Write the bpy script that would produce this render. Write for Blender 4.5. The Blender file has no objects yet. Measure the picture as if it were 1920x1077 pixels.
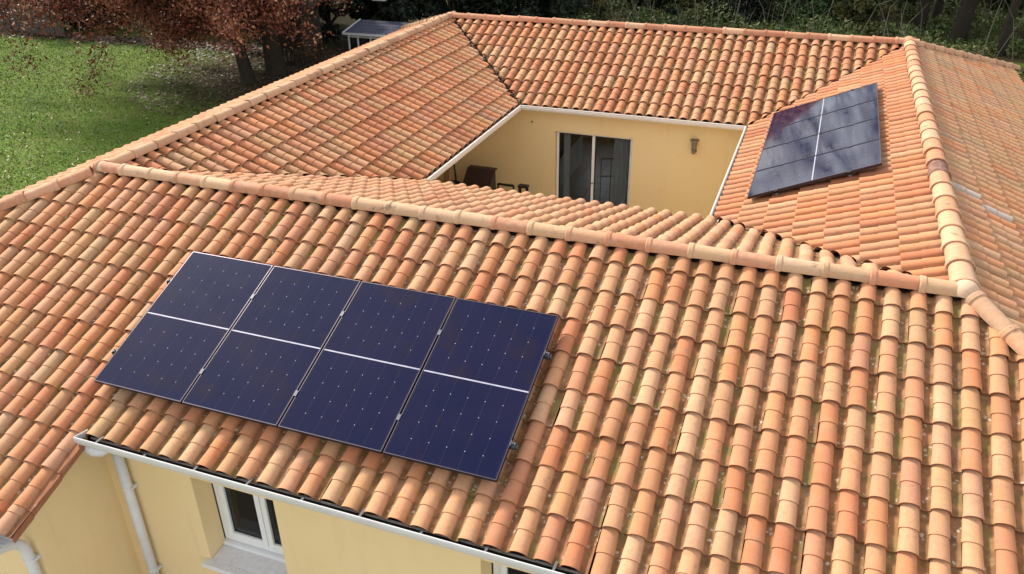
import bpy, bmesh, math, random
import numpy as np
from mathutils import Matrix, Vector
random.seed(7); RNG = np.random.default_rng(11)
C = bpy.context.scene.collection
sc = bpy.context.scene

# ------------------------------------------------------------------ camera
CAM = np.array([8.4336, -7.4748, 3.5397])
YAW, PIT, ROL, FPX = -0.3653, 0.4996, -0.0146, 1537.08
_f = np.array([math.sin(YAW)*math.cos(PIT), math.cos(YAW)*math.cos(PIT), -math.sin(PIT)])
_r0 = np.array([math.cos(YAW), -math.sin(YAW), 0.0]); _u0 = np.cross(_r0, _f)
_r = math.cos(ROL)*_r0 + math.sin(ROL)*_u0; _u = -math.sin(ROL)*_r0 + math.cos(ROL)*_u0
cam = bpy.data.objects.new('camera', bpy.data.cameras.new('camera')); C.objects.link(cam)
cam.data.sensor_width = 36; cam.data.lens = FPX*36/1920
cam.data.clip_start = .05; cam.data.clip_end = 1000
cam.matrix_world = Matrix(((_r[0], _u[0], -_f[0], CAM[0]), (_r[1], _u[1], -_f[1], CAM[1]), (_r[2], _u[2], -_f[2], CAM[2]), (0, 0, 0, 1)))
sc.camera = cam
def project(P):
    d = np.asarray(P) - CAM; z = d @ _f
    return np.stack([960 + FPX*(d @ _r)/z, 538.5 - FPX*(d @ _u)/z], -1)

# ------------------------------------------------------------------ sky, sun, exposure
SUN_EL, SUN_AZ = math.radians(38), math.radians(-62)     # azimuth from +Y towards +X
w = bpy.data.worlds.new('World'); sc.world = w; w.use_nodes = True
nt = w.node_tree; nt.nodes.clear()
sky = nt.nodes.new('ShaderNodeTexSky'); sky.sky_type = 'NISHITA'; sky.sun_disc = False
sky.sun_elevation = SUN_EL; sky.sun_rotation = SUN_AZ; sky.air_density = 1.0; sky.dust_density = .8
hs = nt.nodes.new('ShaderNodeHueSaturation'); hs.inputs['Saturation'].default_value = .22
bg = nt.nodes.new('ShaderNodeBackground'); bg.inputs['Strength'].default_value = .15
wo = nt.nodes.new('ShaderNodeOutputWorld')
tc = nt.nodes.new('ShaderNodeTexCoord'); cn = nt.nodes.new('ShaderNodeTexNoise'); cn.inputs['Scale'].default_value = 2.6; cn.inputs['Detail'].default_value = 6
cr = nt.nodes.new('ShaderNodeMapRange'); cr.inputs[1].default_value = .46; cr.inputs[2].default_value = .66; cr.inputs[4].default_value = .75; cr.interpolation_type = 'SMOOTHSTEP'
cm = nt.nodes.new('ShaderNodeMix'); cm.data_type = 'RGBA'; cm.inputs[7].default_value = (6.5, 6.35, 6.1, 1)      # broken bright cloud
nt.links.new(tc.outputs['Generated'], cn.inputs['Vector']); nt.links.new(cn.outputs['Fac'], cr.inputs[0]); nt.links.new(cr.outputs[0], cm.inputs[0])
nt.links.new(sky.outputs[0], hs.inputs['Color']); nt.links.new(hs.outputs[0], cm.inputs[6]); nt.links.new(cm.outputs[2], bg.inputs['Color']); nt.links.new(bg.outputs[0], wo.inputs[0])
sl = bpy.data.lights.new('sun', 'SUN'); sl.energy = 3.2; sl.angle = math.radians(8); sl.color = (1, .89, .76)
so = bpy.data.objects.new('sun', sl); C.objects.link(so)
sd = Vector((math.sin(SUN_AZ)*math.cos(SUN_EL), math.cos(SUN_AZ)*math.cos(SUN_EL), math.sin(SUN_EL)))
so.rotation_euler = sd.to_track_quat('Z', 'Y').to_euler(); so.location = (0, 0, 30)
vs = sc.view_settings; vs.view_transform = 'Standard'; vs.look = 'None'; vs.gamma = 1; vs.use_curve_mapping = False
vs.exposure = .9

# ------------------------------------------------------------------ node helpers
def newmat(name):
    m = bpy.data.materials.new(name); m.use_nodes = True
    return m, m.node_tree, m.node_tree.nodes['Principled BSDF']
def nd(t, typ, **kw):
    n = t.nodes.new(typ)
    for k, v in kw.items():
        if k.startswith('i_'):
            key = k[2:].replace('_', ' ')
            s = n.inputs[int(key)] if key.isdigit() else n.inputs[key]
            if isinstance(v, bpy.types.NodeSocket): t.links.new(v, s)
            else: s.default_value = v
        else: setattr(n, k, v)
    return n
def pos(t): return nd(t, 'ShaderNodeNewGeometry').outputs['Position']
def noise(t, vec, scale, detail=3, rough=.55): return nd(t, 'ShaderNodeTexNoise', i_Vector=vec, i_Scale=scale, i_Detail=detail, i_Roughness=rough).outputs['Fac']
def vor(t, vec, scale, **k): return nd(t, 'ShaderNodeTexVoronoi', i_Vector=vec, i_Scale=scale, **k).outputs['Distance']
def step(t, v, a, b, lo=0., hi=1.):
    n = nd(t, 'ShaderNodeMapRange', i_Value=v); n.inputs[1].default_value = a; n.inputs[2].default_value = b
    n.inputs[3].default_value = lo; n.inputs[4].default_value = hi; n.interpolation_type = 'SMOOTHSTEP'
    return n.outputs[0]
def math_(t, op, a, b=0.):
    n = nd(t, 'ShaderNodeMath', operation=op); n.use_clamp = False
    for i, v in enumerate((a, b)):
        if isinstance(v, bpy.types.NodeSocket): t.links.new(v, n.inputs[i])
        else: n.inputs[i].default_value = v
    return n.outputs[0]
def mix(t, fac, a, b, blend='MIX'):
    n = nd(t, 'ShaderNodeMix', data_type='RGBA', blend_type=blend)
    for s, v in ((n.inputs[0], fac), (n.inputs[6], a), (n.inputs[7], b)):
        if isinstance(v, bpy.types.NodeSocket): t.links.new(v, s)
        else: s.default_value = v if not isinstance(v, tuple) else (v + (1,))[:4]
    return n.outputs[2]
def bump(t, b, h, strength=.4, dist=.01):
    n = nd(t, 'ShaderNodeBump', i_Height=h, i_Strength=strength, i_Distance=dist); t.links.new(n.outputs[0], b.inputs['Normal'])
def plain(name, col, rough=.6, metal=0., var=.12, scale=8., spec=.5):
    m, t, b = newmat(name); p = pos(t)
    f = noise(t, p, scale, 5)
    c = mix(t, f, tuple(x*(1-var) for x in col), tuple(min(1, x*(1+var)) for x in col))
    t.links.new(c, b.inputs['Base Color']); b.inputs['Roughness'].default_value = rough; b.inputs['Metallic'].default_value = metal
    b.inputs['Specular IOR Level'].default_value = spec
    return m

# ------------------------------------------------------------------ materials
def tile_mat(name, source):
    """terracotta: tint from the object's colour (single tiles) or from the mesh attribute (joined tiles)"""
    m, t, b = newmat(name); p = pos(t)
    if source == 'object': tint = nd(t, 'ShaderNodeObjectInfo').outputs['Color']
    else: tint = nd(t, 'ShaderNodeAttribute', attribute_name='tint').outputs['Color']
    prof = nd(t, 'ShaderNodeAttribute', attribute_name='prof').outputs['Color']
    sep = nd(t, 'ShaderNodeSeparateColor', i_Color=prof)
    chan, lip, along = sep.outputs[0], sep.outputs[1], sep.outputs[2]
    big = noise(t, p, 5.5, 4); med = noise(t, p, 22, 5, .65); fine = noise(t, p, 160, 3, .7)
    c = mix(t, step(t, big, .35, .72, 0, .5), tint, mix(t, .32, tint, (.60, .38, .25)))          # pale bloom
    c = mix(t, step(t, med, .46, .72, 0, .65), c, mix(t, .6, c, (.30, .14, .075)))                # fired mottling
    c = mix(t, step(t, fine, .35, .7, .0, .22), c, (.56, .40, .28))
    gr = noise(t, nd(t, 'ShaderNodeVectorMath', operation='ADD', i_0=p, i_1=(31., 7., 3.)).outputs[0], 13, 6, .7)
    c = mix(t, step(t, gr, .59, .73, 0, .6), c, (.20, .165, .13))                              # grey lichen film
    sp = vor(t, p, 55); spn = noise(t, p, 9, 2)
    c = mix(t, math_(t, 'MULTIPLY', step(t, sp, .16, .08), step(t, spn, .5, .62, 0, .75)), c, (.14, .10, .075))
    pw = nd(t, 'ShaderNodeVectorMath', operation='ADD', i_0=p, i_1=nd(t, 'ShaderNodeVectorMath', operation='SCALE', i_0=nd(t, 'ShaderNodeTexNoise', i_Vector=p, i_Scale=38., i_Detail=3.).outputs['Color'], i_Scale=.045).outputs[0]).outputs[0]
    fl = math_(t, 'MULTIPLY', step(t, vor(t, pw, 21), .36, .22), step(t, noise(t, p, 7, 3), .50, .62))
    wide = step(t, noise(t, p, 1.3, 5, .6), .48, .70)
    c = mix(t, math_(t, 'MULTIPLY', wide, .38), c, mix(t, .5, c, (.26, .14, .085)))
    run = step(t, noise(t, pw, 34, 5, .7), .60, .74)
    c = mix(t, math_(t, 'MULTIPLY', run, .45), c, (.25, .155, .10))
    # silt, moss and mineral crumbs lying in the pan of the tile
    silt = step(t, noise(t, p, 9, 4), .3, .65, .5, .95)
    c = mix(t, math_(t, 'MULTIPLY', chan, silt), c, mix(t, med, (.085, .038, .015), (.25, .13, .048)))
    mo = step(t, noise(t, p, 2.3, 5, .65), .50, .66)
    c = mix(t, math_(t, 'MULTIPLY', chan, math_(t, 'MULTIPLY', mo, .7)), c, mix(t, fine, (.10, .10, .022), (.24, .20, .06)))
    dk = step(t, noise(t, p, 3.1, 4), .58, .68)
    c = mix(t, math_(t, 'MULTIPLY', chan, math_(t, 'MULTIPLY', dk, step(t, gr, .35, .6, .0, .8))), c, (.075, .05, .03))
    c = mix(t, math_(t, 'MULTIPLY', chan, fl), c, (.46, .38, .28))
    c = mix(t, math_(t, 'MULTIPLY', lip, .8), c, (.30, .115, .06))
    t.links.new(c, b.inputs['Base Color']); b.inputs['Roughness'].default_value = .82; b.inputs['Specular IOR Level'].default_value = .3
    h = math_(t, 'ADD', math_(t, 'MULTIPLY', med, .6), math_(t, 'MULTIPLY', fine, .35))
    bump(t, b, math_(t, 'ADD', h, math_(t, 'MULTIPLY', math_(t, 'MULTIPLY', chan, fl), 1.2)), .45, .006)
    return m
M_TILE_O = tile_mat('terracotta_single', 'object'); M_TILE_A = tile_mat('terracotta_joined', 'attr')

def ridge_mat():
    m, t, b = newmat('ridge_terracotta'); p = pos(t)
    tint = nd(t, 'ShaderNodeObjectInfo').outputs['Color']
    prof = nd(t, 'ShaderNodeAttribute', attribute_name='prof').outputs['Color']
    sep = nd(t, 'ShaderNodeSeparateColor', i_Color=prof)
    med = noise(t, p, 14, 5, .6); fine = noise(t, p, 120, 3, .7)
    c = mix(t, step(t, med, .4, .75, 0, .5), tint, mix(t, .55, tint, (.66, .49, .37)))
    c = mix(t, step(t, fine, .4, .75, 0, .25), c, (.36, .22, .15))
    st = noise(t, p, 5, 6, .68)
    c = mix(t, step(t, st, .57, .70, 0, .7), c, (.19, .12, .085))
    sp = vor(t, p, 17); c = mix(t, step(t, sp, .1, .05, 0, .75), c, (.13, .085, .06))
    c = mix(t, math_(t, 'MULTIPLY', sep.outputs[1], .55), c, (.34, .17, .11))
    t.links.new(c, b.inputs['Base Color']); b.inputs['Roughness'].default_value = .8; b.inputs['Specular IOR Level'].default_value = .3
    bump(t, b, med, .5, .012)
    return m
M_RIDGE = ridge_mat()
M_DECK = plain('dark_underlay', (.035, .024, .018), .9)

def wall_mat():
    m, t, b = newmat('yellow_render'); p = pos(t)
    big = noise(t, p, .9, 4); g = noise(t, p, 220, 2, .7); md = noise(t, p, 6, 5, .6)
    c = mix(t, big, (.75, .565, .30), (.81, .64, .375))
    c = mix(t, step(t, md, .5, .8, 0, .25), c, (.66, .49, .225))
    c = mix(t, step(t, g, .3, .7, 0, .2), c, (.78, .64, .37))
    sv = nd(t, 'ShaderNodeVectorMath', operation='MULTIPLY', i_0=p, i_1=(7., 7., .55)).outputs[0]
    c = mix(t, step(t, noise(t, sv, 1., 4, .6), .54, .8, 0, .15), c, (.46, .34, .18))
    t.links.new(c, b.inputs['Base Color']); b.inputs['Roughness'].default_value = .92; b.inputs['Specular IOR Level'].default_value = .2
    bump(t, b, g, .35, .003)
    return m
M_WALL = wall_mat()
M_PVC = plain('grey_white_pvc', (.62, .63, .65), .45, 0, .16, 4)
M_CREAM = plain('cream_pvc', (.70, .64, .58), .45, 0, .06, 4)
M_WHITE = plain('white_lacquer', (.76, .78, .80), .35, 0, .05, 6)
M_BLACK = plain('black_wet_dirt', (.010, .009, .008), .35, 0, .4, 40)
M_STEEL = plain('zinc_steel', (.10, .105, .13), .5, .6, .08, 30)
M_ZINC = plain('dull_zinc', (.10, .10, .105), .7, .0)
M_ALU = plain('anodised_frame', (.105, .095, .12), .30, .9, .05, 20)
M_FRAME = plain('black_anodised', (.028, .026, .034), .4, .5, .1, 20)
M_RUBBER = plain('black_rubber', (.012, .012, .014), .5)
def stone_mat():
    m, t, b = newmat('white_sill_stone'); p = pos(t)
    v = noise(t, p, 14, 6, .7); d = vor(t, p, 9)
    c = mix(t, step(t, v, .4, .7), (.72, .72, .74), (.60, .60, .62))
    c = mix(t, step(t, noise(t, p, 30, 4), .68, .76, 0, .8), c, (.22, .17, .13))
    t.links.new(c, b.inputs['Base Color']); b.inputs['Roughness'].default_value = .5
    return m
M_STONE = stone_mat()
def glass_mat(name, tint=(.9, .95, .95)):
    m = bpy.data.materials.new(name); m.use_nodes = True; t = m.node_tree; t.nodes.clear()
    fr = nd(t, 'ShaderNodeFresnel', i_IOR=1.5)
    tr = nd(t, 'ShaderNodeBsdfTransparent', i_Color=tint + (1,)); gl = nd(t, 'ShaderNodeBsdfGlossy', i_Roughness=.02)
    mx = nd(t, 'ShaderNodeMixShader', i_0=fr.outputs[0], i_1=tr.outputs[0], i_2=gl.outputs[0])
    o = nd(t, 'ShaderNodeOutputMaterial', i_Surface=mx.outputs[0])
    return m
M_GLASS = glass_mat('window_glass', (.76, .80, .82))
M_BARK = plain('grey_brown_bark', (.06, .048, .036), .95, 0, .5, 9, .1)
M_BARKD = plain('dark_bark', (.034, .028, .022), .95, 0, .5, 9, .1)
M_BARKG = plain('pale_lichened_bark', (.13, .125, .10), .95, 0, .4, 7, .1)
M_WOODD = plain('dark_weathered_wood', (.036, .026, .019), .85, 0, .35, 7, .2)
M_WOODL = plain('pale_raw_wood', (.42, .27, .12), .7, 0, .2, 6)
M_BROWN = plain('dark_brown_lacquer', (.034, .018, .014), .5, 0, .35, 7)
M_IRON = plain('black_iron', (.012, .011, .012), .45, .3)
M_CONC = plain('patio_concrete', (.52, .47, .38), .9, 0, .2, 6)
M_FLOOR = plain('pale_floor_tile', (.42, .37, .32), .3, 0, .12, 3)
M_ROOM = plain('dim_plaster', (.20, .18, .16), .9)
M_CURT = plain('blue_grey_cloth', (.58, .61, .67), .85, 0, .15, 12)
M_SLATE = plain('blue_grey_sheet', (.055, .062, .115), .65, 0, .15, 12)
def panel_mat():
    m, t, b = newmat('solar_cells')
    uv = nd(t, 'ShaderNodeUVMap', uv_map='uv').outputs[0]          # u 0..6 cells, v 0..10 half-strings
    sx = nd(t, 'ShaderNodeSeparateXYZ', i_Vector=uv); U, V = sx.outputs[0], sx.outputs[1]
    p = pos(t)
    fu = math_(t, 'ABSOLUTE', math_(t, 'SUBTRACT', math_(t, 'FRACT', math_(t, 'ADD', U, .5)), .5))
    fv = math_(t, 'ABSOLUTE', math_(t, 'SUBTRACT', math_(t, 'FRACT', math_(t, 'ADD', V, .5)), .5))
    inner = math_(t, 'MULTIPLY', math_(t, 'MULTIPLY', math_(t, 'GREATER_THAN', U, .5), math_(t, 'LESS_THAN', U, 5.5)),
                  math_(t, 'MULTIPLY', math_(t, 'GREATER_THAN', V, .5), math_(t, 'LESS_THAN', V, 4.5)))
    dot = math_(t, 'MULTIPLY', inner, math_(t, 'LESS_THAN', math_(t, 'ADD', fu, fv), .027))
    gapl = math_(t, 'LESS_THAN', fu, .006)
    bus = math_(t, 'LESS_THAN', math_(t, 'ABSOLUTE', math_(t, 'SUBTRACT', math_(t, 'FRACT', math_(t, 'MULTIPLY', U, 9.)), .5)), .06)
    fing = math_(t, 'GREATER_THAN', math_(t, 'FRACT', math_(t, 'MULTIPLY', V, 26.)), .72)
    big = step(t, noise(t, p, 1.5, 4), .32, .66)
    c = mix(t, big, (.0008, .0022, .030), (.0050, .0040, .032))  # uneven bluish sheen of the glass painted into the cell colour
    c = mix(t, step(t, noise(t, p, 2.9, 2), .52, .72, 0, .6), c, (.013, .007, .016))  # brownish patches of that sheen, also painted in
    c = mix(t, math_(t, 'MULTIPLY', fing, .5), c, (.005, .007, .038))
    c = mix(t, math_(t, 'MULTIPLY', bus, .22), c, (.03, .027, .055))
    c = mix(t, math_(t, 'MULTIPLY', gapl, .35), c, (.10, .095, .13))
    c = mix(t, dot, c, (.52, .52, .56))
    t.links.new(c, b.inputs['Base Color']); b.inputs['Roughness'].default_value = .09; b.inputs['IOR'].default_value = 1.35
    r = step(t, noise(t, p, 3.3, 4), .3, .7, .055, .10); t.links.new(r, b.inputs['Roughness'])
    bump(t, b, noise(t, p, 1.1, 1), .004, .05)
    return m
M_CELLS = panel_mat()
M_STRIP = plain('white_cell_gap', (.40, .40, .50), .25, 0, .45, 14)
def leaf_mat(name, cols, rough=.6):
    m, t, b = newmat(name)
    a = nd(t, 'ShaderNodeAttribute', attribute_name='tint').outputs['Fac']
    r = nd(t, 'ShaderNodeValToRGB', i_Fac=a); e = r.color_ramp.elements
    e[0].color = cols[0] + (1,); e[-1].color = cols[-1] + (1,)
    for i, c in enumerate(cols[1:-1]):
        x = e.new((i+1)/(len(cols)-1)); x.color = c + (1,)
    t.links.new(r.outputs[0], b.inputs['Base Color']); b.inputs['Roughness'].default_value = rough
    b.inputs['Specular IOR Level'].default_value = .35
    return m
L_RED = leaf_mat('russet_leaves', [(.085, .020, .012), (.14, .036, .020), (.20, .056, .030), (.28, .095, .05), (.48, .28, .17)], .5)
L_EVER = leaf_mat('dark_evergreen_leaves', [(.006, .011, .007), (.010, .019, .010), (.015, .026, .012), (.03, .04, .022)])
L_IVY = leaf_mat('ivy_green_leaves', [(.022, .045, .016), (.038, .075, .024), (.058, .11, .034), (.09, .15, .05)])
L_OLIVE = leaf_mat('olive_yellow_leaves', [(.032, .042, .014), (.060, .068, .018), (.095, .090, .026), (.15, .125, .045)])
L_BRAM = leaf_mat('bramble_leaves', [(.036, .058, .016), (.065, .10, .026), (.10, .145, .04), (.15, .15, .055), (.19, .15, .08)])
L_BROWN = leaf_mat('brown_leaf_litter', [(.035, .018, .011), (.06, .034, .020), (.09, .055, .032), (.15, .10, .06)])
L_GRASS = leaf_mat('grass_blades', [(.070, .125, .020), (.105, .172, .027), (.14, .21, .036), (.20, .225, .075)])
L_PALE = leaf_mat('pale_petals', [(.40, .33, .20), (.52, .46, .32), (.62, .58, .46)])

# ------------------------------------------------------------------ mesh helpers
class MB:
    def __init__(s): s.v = []; s.f = []
    def add(s, vs, fs):
        o = len(s.v); s.v += [tuple(x) for x in vs]; s.f += [tuple(i+o for i in f) for f in fs]; return s
    def box(s, a, b):
        (x0, y0, z0), (x1, y1, z1) = a, b
        return s.add([(x0,y0,z0),(x1,y0,z0),(x1,y1,z0),(x0,y1,z0),(x0,y0,z1),(x1,y0,z1),(x1,y1,z1),(x0,y1,z1)],
                     [(0,3,2,1),(4,5,6,7),(0,1,5,4),(1,2,6,5),(2,3,7,6),(3,0,4,7)])
    def obox(s, o, X, Y, Z):
        o, X, Y, Z = (np.array(q, float) for q in (o, X, Y, Z))
        P = [o, o+X, o+X+Y, o+Y, o+Z, o+X+Z, o+X+Y+Z, o+Y+Z]
        return s.add(P, [(0,3,2,1),(4,5,6,7),(0,1,5,4),(1,2,6,5),(2,3,7,6),(3,0,4,7)])
    def tube(s, pts, rad, n=8, cap=True):
        pts = [np.array(p, float) for p in pts]; rad = [rad]*len(pts) if np.isscalar(rad) else rad
        rings = []; a = None
        for i, p in enumerate(pts):
            t = pts[min(i+1, len(pts)-1)] - pts[max(i-1, 0)]; t /= np.linalg.norm(t)+1e-9
            if a is None:
                a = np.cross(t, (0, 0, 1)) if abs(t[2]) < .9 else np.cross(t, (1, 0, 0))
            a = a - t*(a @ t); a /= np.linalg.norm(a); b = np.cross(t, a)
            rings.append([p + rad[i]*(math.cos(k*2*math.pi/n)*a + math.sin(k*2*math.pi/n)*b) for k in range(n)])
        V = [q for r in rings for q in r]; F = []
        for i in range(len(pts)-1):
            for k in range(n):
                F.append((i*n+k, i*n+(k+1) % n, (i+1)*n+(k+1) % n, (i+1)*n+k))
        if cap: F.append(tuple(range(n))[::-1]); F.append(tuple((len(pts)-1)*n+k for k in range(n)))
        return s.add(V, F)
    def extrude(s, poly, d):
        n = len(poly); poly = [np.array(p, float) for p in poly]; d = np.array(d, float)
        return s.add(poly + [p+d for p in poly], [tuple(range(n))[::-1], tuple(range(n, 2*n))] + [(i, (i+1) % n, n+(i+1) % n, n+i) for i in range(n)])
    def mesh(s, name, mat, smooth=False):
        me = bpy.data.meshes.new(name); me.from_pydata([tuple(map(float, v)) for v in s.v], [], s.f)
        me.materials.append(mat)
        if smooth: me.polygons.foreach_set('use_smooth', [True]*len(me.polygons))
        bm = bmesh.new(); bm.from_mesh(me); bmesh.ops.recalc_face_normals(bm, faces=bm.faces); bm.to_mesh(me); bm.free()
        me.update(); return me
    def build(s, name, mat, parent=None, smooth=False, bevel=0.):
        me = s.mesh(name, mat, smooth); o = link(name, me, parent)
        if bevel:
            md = o.modifiers.new('bevel', 'BEVEL'); md.width = bevel; md.segments = 2; md.limit_method = 'ANGLE'
        return o
def link(name, data, parent=None):
    o = bpy.data.objects.new(name, data); C.objects.link(o)
    if parent is not None: o.parent = parent
    return o
def tag(o, label, cat, group=None):
    o['label'] = label; o['category'] = cat
    if group: o['group'] = group
    return o
def structure(o): o['kind'] = 'structure'; return o
def stuff(o, label=None, cat=None):
    o['kind'] = 'stuff'
    if label: o['label'] = label
    if cat: o['category'] = cat
    return o
def empty(name, loc, label, cat, group=None):
    o = link(name, None); o.location = loc; tag(o, label, cat, group); o.empty_display_size = .1
    return o
def wparent(o, p):            # part built in world coordinates under an empty that stands elsewhere
    o.parent = p; o.matrix_parent_inverse = Matrix.Translation(-Vector(p.location)); return o
def np_mesh(name, V, F, mat, smooth=False, attrs=None, uv=None):
    """V (n,3), F (m,4) or (m,3) int; attrs name -> (n,3) or (n,) point values"""
    V = np.ascontiguousarray(V, np.float32); F = np.ascontiguousarray(F, np.int32); k = F.shape[1]
    me = bpy.data.meshes.new(name); me.vertices.add(len(V)); me.vertices.foreach_set('co', V.ravel())
    me.loops.add(F.size); me.loops.foreach_set('vertex_index', F.ravel())
    me.polygons.add(len(F)); me.polygons.foreach_set('loop_start', np.arange(0, F.size, k, dtype=np.int32))
    me.update(calc_edges=True); me.validate()
    if smooth: me.polygons.foreach_set('use_smooth', np.ones(len(me.polygons), bool))
    for nm, a in (attrs or {}).items():
        a = np.asarray(a, np.float32)
        if a.ndim == 1:
            at = me.attributes.new(nm, 'FLOAT', 'POINT'); at.data.foreach_set('value', a)
        else:
            at = me.attributes.new(nm, 'FLOAT_COLOR', 'POINT'); at.data.foreach_set('color', np.c_[a, np.ones(len(a), np.float32)].astype(np.float32).ravel())
    me.materials.append(mat); return me

# ------------------------------------------------------------------ house geometry constants (metres, ridge top at z = 0)
W, L, ZR = 9.95, 10.77, -.15          # ridge rectangle, height of the tile bed at the ridge
GZ = -3.9                             # ground
T_FO, T_FI, T_LI, T_BI, T_RI, T_RO, T_BO, T_LO = .392, .314, .397, .388, .413, .456, .304, .366
X1, X2, Y1, Y2 = 2.7175, 7.334, 3.44, 7.985      # inner eaves
YE, YX, XV = -3.155, -4.235, 2.45                 # front eave, eave of the projecting wing, its verge
XE, YB, XL = 12.55, 14.65, -3.35                 # right, back and left eaves
PC, PR = .2135, .391                             # tile pitch across and down the slope

# ------------------------------------------------------------------ tiles
def tile_rows(jit=0.):
    th = np.pi*(1-np.arange(9)/8)
    bx, bz = .0765+.0765*np.cos(th), .063*np.sin(th)**.88
    cx = np.array([.155, .173, .196, .2215]); cz = np.array([-.001, -.006, -.004, .012])
    def ring(v, s, n, inset=0., zc=0.):
        b = np.c_[.0765+(bx-.0765)*s*(1-inset), np.full(9, -v), bz*(s-inset)+n]
        c = np.c_[cx, np.full(4, -v), cz+n-zc]
        return np.r_[b, c]
    R = [ring(-.05, .90, -.006), ring(.195, .985, .008), ring(.195, .885, .008), ring(.391, 1.0, .020), ring(.391, 1.0, .020, .16, .012), ring(.35, 1.0, .020, .16, .012)]
    lipv = [0, 0, 0, 0, 1, 1]
    pairs = [(0, 1), (1, 2), (2, 3), (3, 4), (4, 5)]
    V, F, P = [], [], []
    for a, b in pairs:
        o = len(V); V += list(R[a]) + list(R[b])
        li = 1 if (a, b) in ((3, 4), (4, 5)) else (.9 if (a, b) == (1, 2) else 0)
        for rr in (a, b):
            for k in range(13):
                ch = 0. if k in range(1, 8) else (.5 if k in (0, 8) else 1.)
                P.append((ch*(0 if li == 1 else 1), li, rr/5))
        for k in range(12): F.append((o+k, o+13+k, o+14+k, o+k+1))
    return np.array(V), np.array(F), np.array(P)
TV, TF, TP = tile_rows()
PAL = dict(salmon=(.47, .150, .062), orange=(.52, .195, .074), beige=(.52, .255, .125), cream=(.55, .310, .170), sand=(.46, .275, .130), rose=(.50, .235, .135), grey=(.38, .25, .150))
def pick(weights, rng):
    ks = list(weights); c = np.array(PAL[ks[rng.choice(len(ks), p=np.array([weights[k] for k in ks])/sum(weights.values()))]])
    c2 = np.array(PAL[ks[rng.choice(len(ks), p=np.array([weights[k] for k in ks])/sum(weights.values()))]])
    return (c*.66+c2*.34)*(1+rng.normal(0, .06))
class Slope:
    def __init__(s, O, down, tan, keep, vmax, u_anchor, urange, pal, gap=.0, v_anchor=None):
        th = math.atan(tan); dx, dy = down
        s.d = np.array([dx*math.cos(th), dy*math.cos(th), -math.sin(th)])
        s.n = np.array([dx*math.sin(th), dy*math.sin(th), math.cos(th)])
        s.u = np.cross(s.n, s.d); s.O = np.array(O, float); s.keep = keep; s.th = th
        s.vmax = vmax/math.cos(th); s.ua = u_anchor; s.ur = urange; s.pal = pal; s.va = s.vmax if v_anchor is None else v_anchor/math.cos(th)
    def world(s, P):     # P local (u, y=-v, n)
        P = np.asarray(P); return s.O + P[..., :1]*s.u - P[..., 1:2]*s.d + P[..., 2:3]*s.n
    def mat(s, u, v, rz=0., rx=0.):
        y = -s.d; o = s.O + u*s.u + v*s.d
        M = Matrix(((s.u[0], y[0], s.n[0], o[0]), (s.u[1], y[1], s.n[1], o[1]), (s.u[2], y[2], s.n[2], o[2]), (0, 0, 0, 1)))
        return M @ Matrix.Rotation(rz, 4, 'Z') @ Matrix.Rotation(rx, 4, 'X')
# keep lists: (a, b, c) keeps a*x + b*y <= c in plan
P_LIGHT = dict(salmon=2.0, orange=3.2, beige=2.8, cream=2.3, sand=.6, rose=1.0)
P_LEFT = dict(salmon=3.0, orange=3.8, beige=2.0, cream=.6, sand=1.8, grey=.5, rose=.8)
P_BACK = dict(salmon=3.2, orange=3.2, beige=2.0, cream=.9, sand=.9, rose=1.2)
P_RIGHT = dict(salmon=2.6, orange=4., beige=2.2, cream=.6, rose=.5)
P_ROUT = dict(orange=1.6, beige=2., sand=2.4, grey=1.6, rose=1.6, cream=.6)
P_INNER = dict(beige=2.5, cream=3, rose=2, sand=1, orange=.7)
G = .028
UA = 3.5175
SL = dict(
  front=Slope((0, 0, ZR), (0, -1), T_FO, [(-1, 1.07, 0), (1, .86, W), (-1, 0, -XV)], -YE, UA, (XV, 13.2), 'front'),
  wing=Slope((0, 0, ZR), (0, -1), T_FO, [(-1, 1.07, 0), (1, 0, XV)], -YX, UA, (-4.6, XV), 'wing', v_anchor=-YE),
  front_in=Slope((W, 0, ZR), (0, 1), T_FI, [(-1, .791, -G), (1, .76, W-G)], Y1, .1, (-W-.2, .2), P_INNER),
  left_in=Slope((0, 0, ZR), (1, 0), T_LI, [(1/.791, -1, -G), (1.023, 1, L-G)], X1, .05, (-.2, L+.2), P_LEFT),
  back_in=Slope((W, L, ZR), (0, -1), T_BI, [(-1, -1/1.023, -L/1.023-G), (1, -.94, W-.94*L-G)], L-Y2, .02, (-W-.2, .3), P_BACK),
  right_in=Slope((W, 0, ZR), (-1, 0), T_RI, [(-1/.76, -1, -W/.76-G), (-1/.94, 1, L-W/.94-G)], W-X2, .08, (-L-.3, .3), P_RIGHT),
  right_out=Slope((W, 0, ZR), (1, 0), T_RO, [(-1/.86, -1, -W/.86), (-1.5, 1, L-1.5*W)], XE-W, .03, (-3.4, 15.), P_ROUT),
  back_out=Slope((0, L, ZR), (0, 1), T_BO, [(-1, -.83, -.83*L), (1.5, -1, 1.5*W-L)], YB-L, .0, (-13.5, 4.), P_BACK),
  left_out=Slope((0, 0, ZR), (-1, 0), T_LO, [(1/1.07, -1, 0), (1/.83, 1, L)], -XL, .0, (-15, 5), P_LEFT))
SL['back_in'].O = np.array((0, L, ZR)); SL['front_in'].O = np.array((0, 0, ZR)); SL['right_in'].O = np.array((W, L, ZR))
for nm in SL:      # range along u in the slope's own sense
    s = SL[nm]; k = s.u[0] if abs(s.u[0]) > .5 else s.u[1]
    base = s.O[0] if abs(s.u[0]) > .5 else s.O[1]
    lo, hi = (-5., 15.6)
    a, b = sorted(((lo-base)*k, (hi-base)*k)); s.ur = (a, b)

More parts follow.
